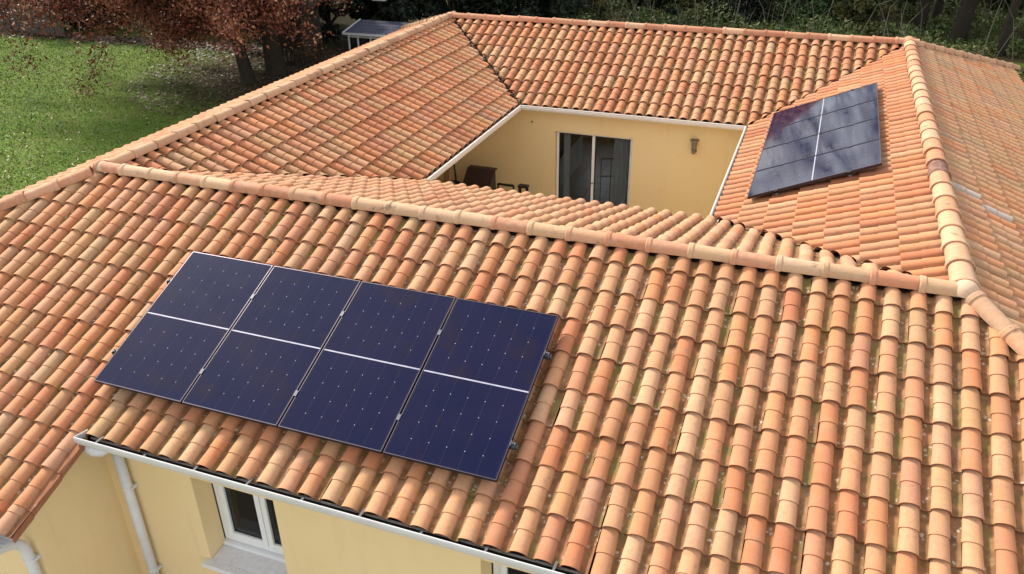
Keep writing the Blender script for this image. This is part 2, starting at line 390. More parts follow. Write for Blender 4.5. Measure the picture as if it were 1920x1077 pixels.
house = empty('house', (5, 5, GZ), 'yellow rendered single storey house with terracotta tiled roof around a courtyard', 'house')
HM = Matrix.Translation(-Vector(house.location))
def hpart(o): o.parent = house; o.matrix_parent_inverse = HM; return o

# roof bed under the tiles: nine thin boards, one joined part
def clip_poly(poly, keep):
    for a, b, c in keep:
        out = []
        for i in range(len(poly)):
            p, q = poly[i], poly[(i+1) % len(poly)]; fp, fq = a*p[0]+b*p[1]-c, a*q[0]+b*q[1]-c
            if fp <= 0: out.append(p)
            if fp*fq < 0: k = fp/(fp-fq); out.append((p[0]+k*(q[0]-p[0]), p[1]+k*(q[1]-p[1])))
        poly = out
    return poly
bed = MB()
for nm, s in SL.items():
    dn = s.d[:2]/np.linalg.norm(s.d[:2]); vm = s.vmax*math.cos(s.th) - (.05 if nm != 'wing' else .16)
    c0 = dn @ s.O[:2]
    poly = clip_poly([(-30, -30), (40, -30), (40, 40), (-30, 40)], [(a, b, c-.004) for a, b, c in s.keep] + [(dn[0], dn[1], c0+vm), (-dn[0], -dn[1], -c0)])
    if nm == 'wing': poly = clip_poly(poly, [(-1, 0, 3.35)])
    def zz(x, y): return s.O[2] - math.tan(s.th)*(dn @ (np.array((x, y))-s.O[:2]))
    top = [(x, y, zz(x, y)-.022) for x, y in poly]
    bed.extrude(top, (0, 0, -.04))
roof = bed.build('roof', M_DECK); hpart(roof)
RM = Matrix.Translation(-Vector(house.location))
def rpart(o): o.parent = roof; o.matrix_parent_inverse = Matrix.Identity(4); return o
bpy.context.view_layer.update()
roof_inv = roof.matrix_world.inverted()
def rpart(o): o.parent = roof; o.matrix_parent_inverse = roof_inv; return o

# panel footprints on front slope (u range, v range) to leave tiles hidden under them out of the single ones
whole, cut = [], []
rng = np.random.default_rng(5)
for nm, s in SL.items():
    nrow = int(s.va/PR)+2; k0 = int((s.ur[0]-s.ua)/PC)-1; k1 = int((s.ur[1]-s.ua)/PC)+1
    for i in range(k0, k1+1):
        u0 = s.ua+i*PC
        for j in range(-4, nrow):
            v1 = s.va - j*PR; v0 = v1-PR
            if v1 < .12 or v1 > s.vmax+.06: continue
            vt = max(v0, .05)
            cs = s.world(np.array([(u0, -vt, 0), (u0+PC, -vt, 0), (u0+PC, -v1, 0), (u0, -v1, 0)]))[:, :2]
            st = 0; bad = False
            for a, b, c in s.keep:
                f = cs @ np.array([a, b]) - c
                if (f > -1e-6).all(): bad = True; break
                if (f > .004).any(): st = 1
            if bad: continue
            if nm == 'wing' and cs[:, 0].min() < -3.3: continue
            if nm == 'left_out' and cs[:, 1].min() < -3.2: continue
            pal = s.pal
            if nm in ('front', 'wing'):
                q = min(1, max(0, (cs[:, 0].mean()-1.5)/5.5))
                pal = {k: P_LIGHT.get(k, 0)*q + P_LEFT.get(k, 0)*(1-q) for k in PAL}
            col = pick(pal, rng)
            jt = (rng.normal(0, .003), rng.normal(0, .005), rng.normal(0, .002), rng.normal(0, .012), rng.normal(0, .005))
            dv = .115 if (nm == 'wing' and j == -3) else 0.
            if rng.random() < .03: jt = (jt[0]*2, jt[1]-rng.uniform(.0, .018), jt[2]+.003, jt[3]*2.4, jt[4]*1.5)     # a few slipped or crooked tiles
            rec = dict(lift=.010 if dv else 0., s=s, nm=nm, u=u0, v=v0-dv, col=col, j=jt, clamp=v0 < .05, cs=cs)
            (cut if st else whole).append(rec)
def local_tile(r):
    V = TV.copy(); ju, jv, jn, rz, rx = r['j']
    x = V[:, 0]-.1; y = V[:, 1]+.2
    V[:, 0] = .1 + x - y*rz; V[:, 1] = -.2 + y + x*rz; V[:, 2] += jn + r['lift'] + rx*y
    V[:, 0] += r['u']+ju; V[:, 1] += -r['v']+jv
    if r['clamp']: V[:, 1] = np.minimum(V[:, 1], -.045)
    return r['s'].world(V)
# which whole tiles show largest in the photograph
PU, PV, PWID, PHGT = 2.2583, 1.1535, 4*1.038+.06, 1.755
QU, QV = 3.6701, .6012
for r in whole:
    s = r['s']; c3 = s.world(np.array([(r['u'], -r['v'], .05), (r['u']+PC, -r['v'], .05), (r['u']+PC, -r['v']-PR, .05), (r['u'], -r['v']-PR, .05)]))
    q = project(c3); ctr = q.mean(0)
    area = .5*abs(np.dot(q[:, 0], np.roll(q[:, 1], 1)) - np.dot(q[:, 1], np.roll(q[:, 0], 1)))
    facing = (CAM-c3.mean(0)) @ s.n
    if r['clamp'] or facing < .3 or not (10 < ctr[0] < 1910 and 5 < ctr[1] < 1072): area = 0
    if r['nm'] == 'front':
        m = project(c3.mean(0)); P4 = np.array([(362, 474), (1044, 592), (935, 901), (174, 712)], float)
        ins = all(np.cross(P4[(i+1) % 4]-P4[i], m-P4[i]) > -800 for i in range(4))
        if ins: area = 0
    r['area'] = area
for px_, py_ in ((1806, 356), (1878, 396)):      # cement-patched tiles on the outer right slope
    c_ = [r for r in whole if r['nm'] == 'right_out']
    q_ = project(np.array([r['s'].world(np.array([[r['u']+.1, -r['v']-.2, .05]]))[0] for r in c_])); c_[int(np.argmin(np.hypot(q_[:, 0]-px_, q_[:, 1]-py_)))]['col'] = np.array((.45, .40, .36))
whole.sort(key=lambda r: -r['area'])
single, rest = whole[:300], whole[300:]
tile_meshes = []
for k in range(10):
    V = TV.copy(); rr = np.random.default_rng(100+k)
    V[:, 0] = .1 + (V[:, 0]-.1)*(1+rr.normal(0, .006)); V[:, 2] *= 1+rr.normal(0, .03)
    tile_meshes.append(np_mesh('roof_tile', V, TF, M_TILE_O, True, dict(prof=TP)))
for i, r in enumerate(single):
    o = bpy.data.objects.new('roof_tile', tile_meshes[i % 10]); C.objects.link(o)
    ju, jv, jn, rz, rx = r['j']
    rpart(o); o.matrix_basis = r['s'].mat(r['u']+ju, r['v']-jv, rz, rx*.6) @ Matrix.Translation((0, 0, jn+r['lift']))
    o.color = (*[float(x) for x in r['col']], 1)
n = len(TV); Vs, Fs, Ts, Ps = [], [], [], []
for i, r in enumerate(rest):
    Vs.append(local_tile(r)); Fs.append(TF+i*n); Ts.append(np.repeat(r['col'][None], n, 0)); Ps.append(TP)
off = len(rest)*n
for r in cut:
    V = local_tile(r); bm = bmesh.new(); lay = bm.verts.layers.float_vector.new('p')
    bv = []
    for p, pr in zip(V, TP):
        x = bm.verts.new(p); x[lay] = Vector(pr); bv.append(x)
    for f in TF: bm.faces.new([bv[a] for a in f])
    for a, b, c in r['s'].keep:
        N = Vector((a, b, 0)); N.normalize(); k = c/math.hypot(a, b)
        bmesh.ops.bisect_plane(bm, geom=bm.verts[:]+bm.edges[:]+bm.faces[:], plane_co=N*k, plane_no=N, clear_outer=True)
    bmesh.ops.triangulate(bm, faces=bm.faces)
    bm.verts.index_update()
    if len(bm.faces):
        V = np.array([v.co[:] for v in bm.verts]); P = np.array([v[lay][:] for v in bm.verts])
        T = np.array([[v.index for v in f.verts] for f in bm.faces])
        Vs.append(V); Ts.append(np.repeat(r['col'][None], len(V), 0)); Ps.append(P)
        Fs.append(np.c_[T, T[:, 2]] + off); off += len(V)
    bm.free()
allF = np.concatenate(Fs)
Vall = np.concatenate(Vs); tri = allF[:, 2] == allF[:, 3]
T3 = np.concatenate([allF[tri][:, :3], allF[~tri][:, [0, 1, 2]], allF[~tri][:, [0, 2, 3]]])
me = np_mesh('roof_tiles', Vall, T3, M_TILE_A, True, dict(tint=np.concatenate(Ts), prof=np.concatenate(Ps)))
o = link('roof_tiles', me); rpart(o); stuff(o)

# ridge and hip tiles, each its own object
def ridge_mesh(k):
    rr = np.random.default_rng(40+k); th = np.linspace(-.22, np.pi+.22, 13)
    R0 = .086*(1+rr.normal(0, .012))
    def ring(x, r): return np.c_[np.full(13, x), r*np.cos(th), r*np.sin(th)*.95]
    st = [(0, R0-.004), (0, R0+.010), (.012, R0+.015), (.050, R0+.014), (.064, R0+.004), (.064, R0+.004), (.44, R0-.004), (.44, R0-.018)]
    V, F, P = [], [], []
    for a, b in ((0, 1), (1, 2), (2, 3), (3, 4), (5, 6), (6, 7)):
        o = len(V); V += list(ring(*st[a]))+list(ring(*st[b]))
        li = 1. if (a, b) in ((0, 1), (6, 7)) else (.35 if a == 3 else 0.)
        P += [(0, li, 0)]*26
        for q in range(12): F.append((o+q, o+q+1, o+14+q, o+13+q))
    for x_ in (.02, .42):      # mortar bedding closes the ends
        o = len(V); V += list(ring(x_, R0-.008)); P += [(0, 1., 0)]*13
        for q in range(6): F.append((o+q, o+q+1, o+11-q, o+12-q))
    return np_mesh('ridge_tile', np.array(V), np.array(F), M_RIDGE, True, dict(prof=np.array(P)))
RT = []
RMESH = [ridge_mesh(k) for k in range(5)]
R_PAL = [(.62, .46, .31), (.64, .48, .34), (.58, .36, .235), (.53, .26, .16), (.55, .30, .20), (.60, .43, .28)]
def ridge_run(a, b, pal=R_PAL, pitch=.42, start=0., drop=.092, end=0., wide=1.):
    a, b = np.array(a, float), np.array(b, float); Ln = np.linalg.norm(b-a); x = (b-a)/Ln
    y = np.cross((0, 0, 1), x); y /= np.linalg.norm(y); z = np.cross(x, y)
    t = start; k = 0; last = -1
    while t < Ln-end:
        o = bpy.data.objects.new('ridge_tile', RMESH[rng.integers(5)]); C.objects.link(o)
        p = a + x*t - z*drop + y*rng.normal(0, .003) + z*rng.normal(0, .003)
        rz = rng.normal(0, .008)
        rpart(o); o.matrix_basis = Matrix(((x[0], y[0], z[0], p[0]), (x[1], y[1], z[1], p[1]), (x[2], y[2], z[2], p[2]), (0, 0, 0, 1))) @ Matrix.Rotation(rz, 4, 'Z') @ Matrix.Diagonal((1, wide, .5+.5*wide, 1))
        RT.append((o, p)); kk = rng.integers(len(pal)); kk = (kk+1) % len(pal) if kk == last else kk; last = kk; c = np.array(pal[kk])*(1+rng.normal(0, .05))*np.array((.96, .83, .74)); o.color = (*map(float, c), 1)
        t += pitch; k += 1
PB = [(.56, .31, .19), (.53, .27, .165), (.58, .36, .235), (.50, .23, .14), (.62, .44, .30)]
PL = [(.50, .35, .22), (.54, .37, .24), (.46, .30, .19), (.55, .40, .27)]
PRR = [(.56, .34, .21), (.54, .29, .165), (.60, .42, .28), (.58, .38, .24), (.52, .25, .14)]
ridge_run((-.10, 0, 0), (W+.05, 0, 0), end=.3)
ridge_run((0, .06, 0), (0, L, 0), PL, end=.2, wide=.86)
ridge_run((.02, L, 0), (W, L, 0), PB, end=.2)
ridge_run((W, .06, 0), (W, L, 0), PRR, end=.2, wide=1.32)
ridge_run((W+.09, -.09, -.035), (XE, -(XE-W)/.86, -.0-(XE-W)*T_RO), [(.60, .42, .29), (.57, .36, .23)], start=-.02, wide=1.02)
ridge_run((-.12, -.11, -.035), (-3.4, -3.4/1.07, -3.4*T_LO), [(.58, .36, .25), (.54, .29, .18)])
ridge_run((W+.05, L+.05, -.02), (XE, YB, -(XE-W)*T_RO), [(.56, .36, .24), (.52, .32, .21)])
ridge_run((-.05, L+.05, -.02), (XL+.1, YB, -3.9*T_BO), PL)
# end caps where ridges and hips meet
q_ = project(np.array([p for o, p in RT])); RT[int(np.argmin(np.hypot(q_[:, 0]-1762, q_[:, 1]-330)))][0].color = (.16, .075, .055, 1)     # one nearly black tile
def cap(x, y, z, col, r=.100):
    V, F = [], []
    for i in range(7):
        ph = i*math.pi/2/6
        for k in range(16): V.append((r*math.cos(ph)*math.cos(k*math.pi/8), r*math.cos(ph)*math.sin(k*math.pi/8), r*.96*math.sin(ph)))
    for i in range(6):
        for k in range(16): F.append((i*16+k, i*16+(k+1) % 16, (i+1)*16+(k+1) % 16, (i+1)*16+k))
    me = np_mesh('ridge_cap', np.array(V), np.array(F), M_RIDGE, True, dict(prof=np.zeros((len(V), 3))))
    o = link('ridge_cap', me); rpart(o); o.matrix_basis = Matrix.Translation((x, y, z)); o.color = (*col, 1)
for x, y, col in ((0, 0, (.58, .41, .28)), (0, L, (.55, .40, .27)), (W, L, (.60, .42, .28)), (W, 0, (.60, .42, .30))): cap(x, y, -.100, col, .122 if x > 1 and y < 1 else .1)

# verge strip on the projecting wing
th = math.atan(T_FO)
for j in range(3):
    y0 = YE-.02-j*PR*math.cos(th); y1 = max(y0-PR*math.cos(th)+.004, -4.135)
    z0, z1 = ZR+T_FO*y0+.012, ZR+T_FO*y1+.022
    m = MB().extrude([(XV-.055, y0, z0), (XV+.018, y0, z0+.004), (XV+.022, y0, z0-.055), (XV+.008, y0, z0-.055), (XV+.004, y0, z0-.012), (XV-.055, y0, z0-.012)], (0, y1-y0, z1-z0))
    me = m.mesh('verge_tile', M_TILE_O); me.attributes.new('prof', 'FLOAT_COLOR', 'POINT')
    o = link('verge_tile', me); rpart(o); c = pick(P_LEFT, rng); o.color = (*map(float, c), 1)

# debris in the back left valley: leaves and broken bits of mortar
V, F, T = [], [], []
for k in range(520):
    q = rng.random()**.9; x = X1*q; y = L-1.023*x; z = ZR-T_LI*x+.02
    s_ = rng.uniform(.015, .05) if rng.random() < .8 else rng.uniform(.05, .085)
    ctr = np.array((x+rng.normal(0, .035), y+rng.normal(0, .035), z+rng.uniform(0, .05)))
    A = rng.normal(size=3); A /= np.linalg.norm(A); B = np.cross(A, rng.normal(size=3)); B /= np.linalg.norm(B)+1e-6; D = np.cross(A, B)
    o_ = len(V); V += [ctr+A*s_, ctr+B*s_*.6, ctr-A*s_, ctr-B*s_*.6, ctr+D*s_*.35]
    F += [(o_, o_+1, o_+4), (o_+1, o_+2, o_+4), (o_+2, o_+3, o_+4), (o_+3, o_, o_+4)]; T += [rng.random()**1.3]*5
o = link('valley_debris', np_mesh('valley_debris', np.array(V), np.array(F), L_BROWN, False, dict(tint=np.array(T)))); rpart(o); stuff(o)

# ------------------------------------------------------------------ walls
def wall(name, boxes, mat=M_WALL, label=None):
    m = MB()
    for a, b in boxes: m.box(a, b)
    o = m.build(name, mat); hpart(o)
    return o
FY, FT = -2.9, -2.5
Z1 = ZR + T_FO*FY - .09
WX0, WX1, WZ0, WZ1 = 3.32, 4.27, -2.95, -1.83
VX0, VX1 = 6.36, 7.36
wall('front_wall', [((2.25, FY, Z1-.34), (12.2, FT, Z1)) if False else ((2.25, FY, WZ1), (12.2, FT, Z1)),
                    ((2.25, FY, GZ), (WX0, FT, WZ1)), ((WX0, FY, GZ), (WX1, FT, WZ0)), ((WX1, FY, GZ), (VX0, FT, WZ1)),
                    ((VX0, FY, GZ), (VX1, FT, WZ0)), ((VX1, FY, GZ), (12.2, FT, WZ1))])
EY = -3.83
zt = lambda y: ZR + T_FO*y - .075
m = MB().extrude([(2.25, FY, GZ), (2.25, EY, GZ), (2.25, EY, zt(EY)), (2.25, FY, zt(FY))], (-.25, 0, 0)); hpart(m.build('wing_side_wall', M_WALL))
wall('wing_front_wall', [((-3.0, EY, GZ), (2.0, EY+.25, zt(EY)))])
wall('left_wall', [((-3.0, EY+.25, GZ), (-2.75, 14.3, -1.32))])
wall('back_wall', [((-2.75, 14.05, GZ), (2.4, 14.3, -1.32)), ((7.6, 14.05, GZ), (12.2, 14.3, -1.32)), ((2.4, 14.05, -1.9), (7.6, 14.3, -1.32)), ((2.4, 14.05, GZ), (7.6, 14.3, -3.05))])  # wide opening above a low sill, added to let light into the room
wall('right_wall', [((11.95, -2.5, GZ), (12.2, 14.05, -1.2))])
DX0, DX1, DZ1 = 3.43, 5.07, -1.77
PY = 8.23; ZP = -1.20
wall('patio_back_wall', [((.4, PY, DZ1), (7.58, PY+.25, ZP)), ((.4, PY, GZ), (DX0, PY+.25, DZ1)), ((DX1, PY, GZ), (7.58, PY+.25, DZ1))])
wall('patio_left_wall', [((.15, 2.95, GZ), (.4, PY+.25, -.30))])
wall('patio_right_wall', [((7.58, 2.95, GZ), (7.83, PY+.25, -1.24))])
wall('patio_front_wall', [((.4, 2.95, GZ), (7.58, 3.2, -1.25))])
# soffit and fascia boards under the eaves
for a, b in (((XV+.01, YE+.03, -1.445), (12.3, FY-.003, -1.43)), ((XV+.01, YE+.015, -1.45), (12.3, YE+.03, -1.40)), ((2.25, Y2+.0, -1.27), (7.6, PY-.003, -1.255)), ((.41, 3.2, -1.29), (X1, PY-.003, -1.275)), ((X2, 3.2, -1.29), (7.577, PY-.003, -1.275)), ((X1, 3.203, -1.31), (X2, Y1-.03, -1.295))):
    hpart(MB().box(a, b).build('soffit', M_CREAM))

# ------------------------------------------------------------------ gutters
def gutter(name, prof, axis, a, b, mat, inner=None, rings=True):
    """prof: 2D outline (across, z) open path; given thickness and run from a to b along axis"""
    P = np.array(prof, float); N = []
    for i in range(len(P)):
        t_ = P[min(i+1, len(P)-1)]-P[max(i-1, 0)]; t_ /= np.linalg.norm(t_); N.append((-t_[1], t_[0]))
    Q = P + np.array(N)*.004
    loop = list(P)+list(Q[::-1])
    f = (lambda q: (a, q[0], q[1])) if axis == 'x' else (lambda q: (q[0], a, q[1]))
    d = (b-a, 0, 0) if axis == 'x' else (0, b-a, 0)
    m = MB(); k = len(P)
    v0 = [np.array(f(q)) for q in loop]; v1 = [q+np.array(d) for q in v0]
    for i in range(len(loop)):
        j = (i+1) % len(loop); m.add([v0[i], v0[j], v1[j], v1[i]], [(0, 1, 2, 3)])
    for i in range(k-1):
        m.add([v0[i], v0[i+1], v0[2*k-2-i], v0[2*k-1-i]], [(0, 1, 2, 3)]); m.add([v1[i], v1[i+1], v1[2*k-2-i], v1[2*k-1-i]], [(0, 1, 2, 3)])
    g = m.build(name, mat); hpart(g); return g
def sub(o, par):
    bpy.context.view_layer.update()
    o.parent = par; o.matrix_parent_inverse = par.matrix_world.inverted(); return o
gp = [(-3.262, -1.307), (-3.277, -1.300), (-3.282, -1.316), (-3.272, -1.36), (-3.245, -1.41), (-3.20, -1.438), (-3.15, -1.438), (-3.11, -1.42)]
g = gutter('front_gutter', gp, 'x', XV-.02, 12.5, M_PVC)
gb = MB(); gb.add([(XV, -3.266, -1.335), (12.48, -3.266, -1.335), (12.48, -3.24, -1.405), (XV, -3.24, -1.405)], [(0, 1, 2, 3)]); gb.add([(XV, -3.24, -1.405), (12.48, -3.24, -1.405), (12.48, -3.12, -1.415), (XV, -3.12, -1.415)], [(0, 1, 2, 3)])
o = gb.build('gutter_mud', M_BLACK); hpart(o); sub(o, g)
ec = MB().extrude([(XV-.022, y, z) for y, z in gp[1:]]+[(XV-.022, -3.11, -1.33)], (-.006, 0, 0)).build('end_cap', M_PVC); hpart(ec); sub(ec, g)
brm = None
for k, x in enumerate(np.arange(2.62, 12.4, .56)):
    if brm is None:
        brm = MB().box((0, -3.266, -1.350), (.022, -3.13, -1.344)).mesh('gutter_bracket', M_ZINC)
    b_ = link('gutter_bracket', brm); hpart(b_); sub(b_, g); b_.location = (float(x), 0, 0)
# courtyard gutters (moulded, cream)
gpb = [(7.93, -1.19), (7.905, -1.178), (7.892, -1.185), (7.898, -1.205), (7.885, -1.222), (7.89, -1.25), (7.905, -1.275), (7.93, -1.285), (7.99, -1.285)]
gutter('patio_back_gutter', [(y, z-.012) for y, z in gpb][::1], 'x', X1+.06, X2-.06, M_CREAM)
gl_ = [(X1+.055, -1.21), (X1+.075, -1.196), (X1+.092, -1.200), (X1+.088, -1.22), (X1+.098, -1.24), (X1+.088, -1.29), (X1+.06, -1.315), (X1-.05, -1.315)]
gutter('patio_left_gutter', gl_, 'y', Y1+.05, Y2-.06, M_CREAM)
gr_ = [(X2-(x-X1), z) for x, z in gl_]
gutter('patio_right_gutter', gr_, 'y', Y1+.05, Y2-.06, M_CREAM)
gpx = [(y-.965, z-.385) for y, z in gp]
g2 = gutter('wing_gutter', gpx, 'x', -3.2, 2.40, M_PVC)
m = MB().extrude([(2.33, -3.86, -1.70), (2.33, -4.10, -1.79), (2.33, -4.10, -1.85), (2.33, -3.86, -1.82)], (.012, 0, 0)); hpart(m.build('fascia_end', M_PVC))
# downpipes
d = MB(); d.tube([(2.53, -3.19, -1.43), (2.53, -3.17, -1.50), (2.53, -2.985, -1.62), (2.53, -2.97, -1.72)], .045, 14); d.tube([(2.53, -2.97, -1.70), (2.53, -2.97, GZ)], .05, 14)
o = d.build('downpipe', M_PVC, None, True); hpart(o)
for z in (-2.15, -3.3):
    c = MB().tube([(2.53, -2.97, z), (2.53, -2.97, z+.03)], .054, 14); c.box((2.575, -2.99, z), (2.60, -2.905, z+.025)); c = c.build('pipe_clip', M_PVC); hpart(c); sub(c, o)
# gutter outlet bowls either side of the pipe
c = MB().tube([(2.40, -3.19, -1.44), (2.47, -3.19, -1.48), (2.53, -3.19, -1.50), (2.62, -3.19, -1.485), (2.72, -3.19, -1.445)], [.03, .055, .06, .05, .02], 10).build('gutter_outlet', M_PVC, None, True); hpart(c); sub(c, g)
d = MB(); d.tube([(2.14, -4.19, -1.81), (2.14, -4.19, -1.90), (2.145, -4.17, -1.97), (2.15, -4.11, -2.02), (2.155, -4.02, -2.055), (2.16, -3.95, -2.10), (2.165, -3.91, -2.17), (2.17, EY-.07, -2.26), (2.17, EY-.07, GZ)], .05, 14)
o = d.build('downpipe', M_PVC, None, True); hpart(o)
for z in (-2.35, -3.4):
    c = MB().tube([(2.17, EY-.07, z), (2.17, EY-.07, z+.03)], .054, 14); c.box((2.215, EY-.085, z), (2.24, EY-.002, z+.025)); c = c.build('pipe_clip', M_PVC); hpart(c); sub(c, o)

# ------------------------------------------------------------------ windows
def frame_boxes(m, x0, x1, z0, z1, y0, y1, t):
    m.box((x0, y0, z0), (x0+t, y1, z1)); m.box((x1-t, y0, z0), (x1, y1, z1)); m.box((x0+t, y0, z0), (x1-t, y1, z0+t)); m.box((x0+t, y0, z1-t), (x1-t, y1, z1))
def casement(x0, x1, xm):
    y0, y1 = -2.66, -2.58
    m = MB(); frame_boxes(m, x0+.012, x1, WZ0+.09, WZ1, y0, y1, .075)
    wn = m.build('window', M_WHITE, None, False, .004); hpart(wn)
    for a, b in ((x0+.088, xm-.004), (xm+.004, x1-.076)):
        m = MB(); frame_boxes(m, a, b, WZ0+.168, WZ1-.078, y0-.022, y1-.02, .062)
        s_ = m.build('sash', M_WHITE, None, False, .006); hpart(s_); sub(s_, wn)
        m = MB(); frame_boxes(m, a+.06, b-.06, WZ0+.228, WZ1-.138, y0+.004, y0+.012, .012); r_ = m.build('gasket', M_RUBBER); hpart(r_); sub(r_, wn)
        p_ = MB().box((a+.058, y0+.016, WZ0+.226), (b-.058, y0+.024, WZ1-.136)).build('pane', M_GLASS); hpart(p_); sub(p_, wn)
    m = MB().box((x0, y0-.004, WZ0+.09), (x0+.010, y0+.03, WZ1)); r_ = m.build('seal_strip', M_RUBBER); hpart(r_); sub(r_, wn)
    m = MB().extrude([(x0+.003, -2.70, WZ0+.004), (x0+.003, -2.70, WZ0+.075), (x0+.003, -2.58, WZ0+.089), (x0+.003, -2.58, WZ0+.004)], (x1-x0-.006, 0, 0))
    r_ = m.build('threshold', M_WHITE, None, False, .004); hpart(r_); sub(r_, wn)
    m = MB().extrude([(x0+.003, -2.901, WZ0+.003), (x0+.003, -2.901, WZ0+.02), (x0+.003, -2.702, WZ0+.032), (x0+.003, -2.702, WZ0+.003)], (x1-x0-.006, 0, 0))
    m.box((x0-.06, -2.985, WZ0-.035), (x1+.06, -2.903, WZ0+.018))
    r_ = m.build('sill', M_STONE, None, False, .004); hpart(r_); sub(r_, wn)
    return wn
casement(WX0, WX1, 3.90); casement(VX0, VX1, 6.86)
# room behind the front windows
m = MB(); m.box((2.3, .7, -3.75), (9, .75, -1.3)); m.box((2.2, -2.5, -3.75), (2.28, .7, -1.3)); m.box((9, -2.5, -3.75), (9.05, .7, -1.3)); m.box((2.28, -2.5, -3.8), (9, .7, -3.75))
hpart(m.build('front_room', M_ROOM))
m = MB().box((3.06, -2.3, -3.75), (3.10, -1.55, -1.8)); hpart(m.build('interior_door', M_WOODL))
t_ = MB(); t_.box((2.4, -2.35, -3.02), (3.6, -1.5, -2.98)); 
for x in (2.45, 3.5):
    for y in (-2.3, -1.56): t_.box((x, y, -3.75), (x+.05, y+.05, -3.02))
tb = t_.build('desk', M_WHITE); tag(tb, 'white desk inside the room behind the front casement window', 'desk')

# patio door
m = MB(); y0, y1 = PY+.10, PY+.17
frame_boxes(m, DX0+.012, DX1-.012, GZ+.06, DZ1-.006, y0, y1, .05)
pd = m.build('patio_door', M_WHITE, None, False, .003); hpart(pd)
XM = 4.24
m = MB(); m.box((XM-.028, y0-.012, GZ+.112), (XM+.028, y1-.02, DZ1-.058)); o = m.build('meeting_stile', M_WHITE, None, False, .003); hpart(o); sub(o, pd)
for a, b in ((DX0+.062, XM-.028), (XM+.028, DX1-.062)):
    m = MB(); frame_boxes(m, a+.001, b-.001, GZ+.112, DZ1-.057, y0+.012, y0+.03, .02); o = m.build('sash', M_RUBBER); hpart(o); sub(o, pd)
    o = MB().box((a+.02, y0+.018, GZ+.13), (b-.02, y0+.026, DZ1-.075)).build('pane', M_GLASS); hpart(o); sub(o, pd)
m = MB().box((3.54, PY+.30, GZ+.1), (3.66, PY+.31, DZ1-.02)); m.box((3.665, PY+.29, GZ+.1), (3.68, PY+.32, DZ1-.02)); o = m.build('roller_blind', M_CURT); hpart(o); sub(o, pd)
m = MB(); P = []
for k in range(25):
    P.append((4.62+.38*k/24, PY+.33+.045*math.sin(k*1.25)))
for i in range(24): m.add([(P[i][0], P[i][1], GZ+.1), (P[i+1][0], P[i+1][1], GZ+.1), (P[i+1][0], P[i+1][1], DZ1+.05), (P[i][0], P[i][1], DZ1+.05)], [(0, 1, 2, 3)])
o = m.build('curtain', M_CURT, None, True); hpart(o); sub(o, pd)
m = MB(); m.tube([(XM-.06, PY+.075, -2.86), (XM+.09, PY+.075, -2.86)], .008, 8); m.tube([(XM, PY+.075, -2.86), (XM, PY+.09, -2.86)], .014, 8); o = m.build('handle', M_STEEL); hpart(o); sub(o, pd)
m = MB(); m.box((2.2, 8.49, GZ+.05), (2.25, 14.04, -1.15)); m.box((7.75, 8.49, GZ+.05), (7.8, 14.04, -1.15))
hpart(m.build('back_room', M_ROOM))  # side walls only, back left open to the added opening for light
m = MB()
for i in range(12):
    for j in range(12): m.box((2.26+i*.455, 8.49+j*.46, GZ+.0), (2.26+i*.455+.440, 8.49+j*.46+.445, GZ+.06))
hpart(m.build('room_floor', M_FLOOR))
k_ = empty('kitchen_cabinet', (3.0, 10.2, GZ+.06), 'white kitchen units along the wall seen through the left pane of the patio door', 'cabinet')
wparent(MB().box((2.3, 8.9, GZ+.061), (2.95, 12.1, -3.02)).build('carcass', M_WHITE), k_); wparent(MB().box((2.28, 8.88, -3.02), (3.0, 12.15, -2.98)).build('worktop', M_ROOM), k_)
for y in np.arange(9.0, 12.0, .5): wparent(MB().box((2.951, y, -3.75), (2.97, y+.46, -3.06)).build('cabinet_door', M_WHITE), k_)
fr = MB().box((5.02, 10.5, GZ+.061), (5.35, 11.1, -2.7)).build('fridge', M_WHITE, None, False, .01); tag(fr, 'white fridge seen through the right pane of the patio door', 'fridge')
m = MB(); a_, b_ = (4.25, 9.0), (4.85, 9.25)
for z in (-2.95, -2.55): m.tube([(a_[0], a_[1], z), (b_[0], b_[1], z)], .012, 6)
for q in (a_, b_, (4.45, 9.08)): m.tube([(q[0], q[1], GZ+.06), (q[0], q[1], -2.55)], .010, 6)
for q in (a_, b_): m.tube([(q[0]-.1, q[1]+.22, GZ+.07), (q[0]+.1, q[1]-.2, GZ+.07)], .012, 6)
tag(m.build('drying_rack', M_STEEL), 'thin metal clothes rack standing behind the right pane of the patio door', 'rack')

# wall lamp and small wall details
lp = empty('wall_lamp', (6.31, PY, -1.80), 'grey bell shaped wall lamp on the yellow patio wall right of the door', 'lamp')
m = MB().tube([(6.31, PY-.07, -1.64), (6.31, PY-.07, -1.66), (6.31, PY-.07, -1.69), (6.31, PY-.07, -1.78), (6.31, PY-.07, -1.84)], [.085, .088, .058, .048, .05], 16)
M_LAMP = plain('aged_grey_metal', (.24, .20, .15), .6, .3)
wparent(m.build('lamp_shade', M_LAMP, None, True), lp)
m = MB().tube([(6.31, PY-.004, -1.88), (6.31, PY-.02, -1.88)], .055, 14); m.tube([(6.31, PY-.02, -1.88), (6.31, PY-.075, -1.885)], .02, 8); m.tube([(6.31, PY-.07, -1.84), (6.31, PY-.07, -1.90), (6.31, PY-.07, -1.93)], [.03, .045, .02], 12)
wparent(m.build('wall_plate', M_LAMP, None, True), lp)
m = MB().tube([(2.93, PY+.002, -1.62), (2.93, PY-.03, -1.62)], .02, 8); hpart(m.build('wall_knob', M_LAMP))

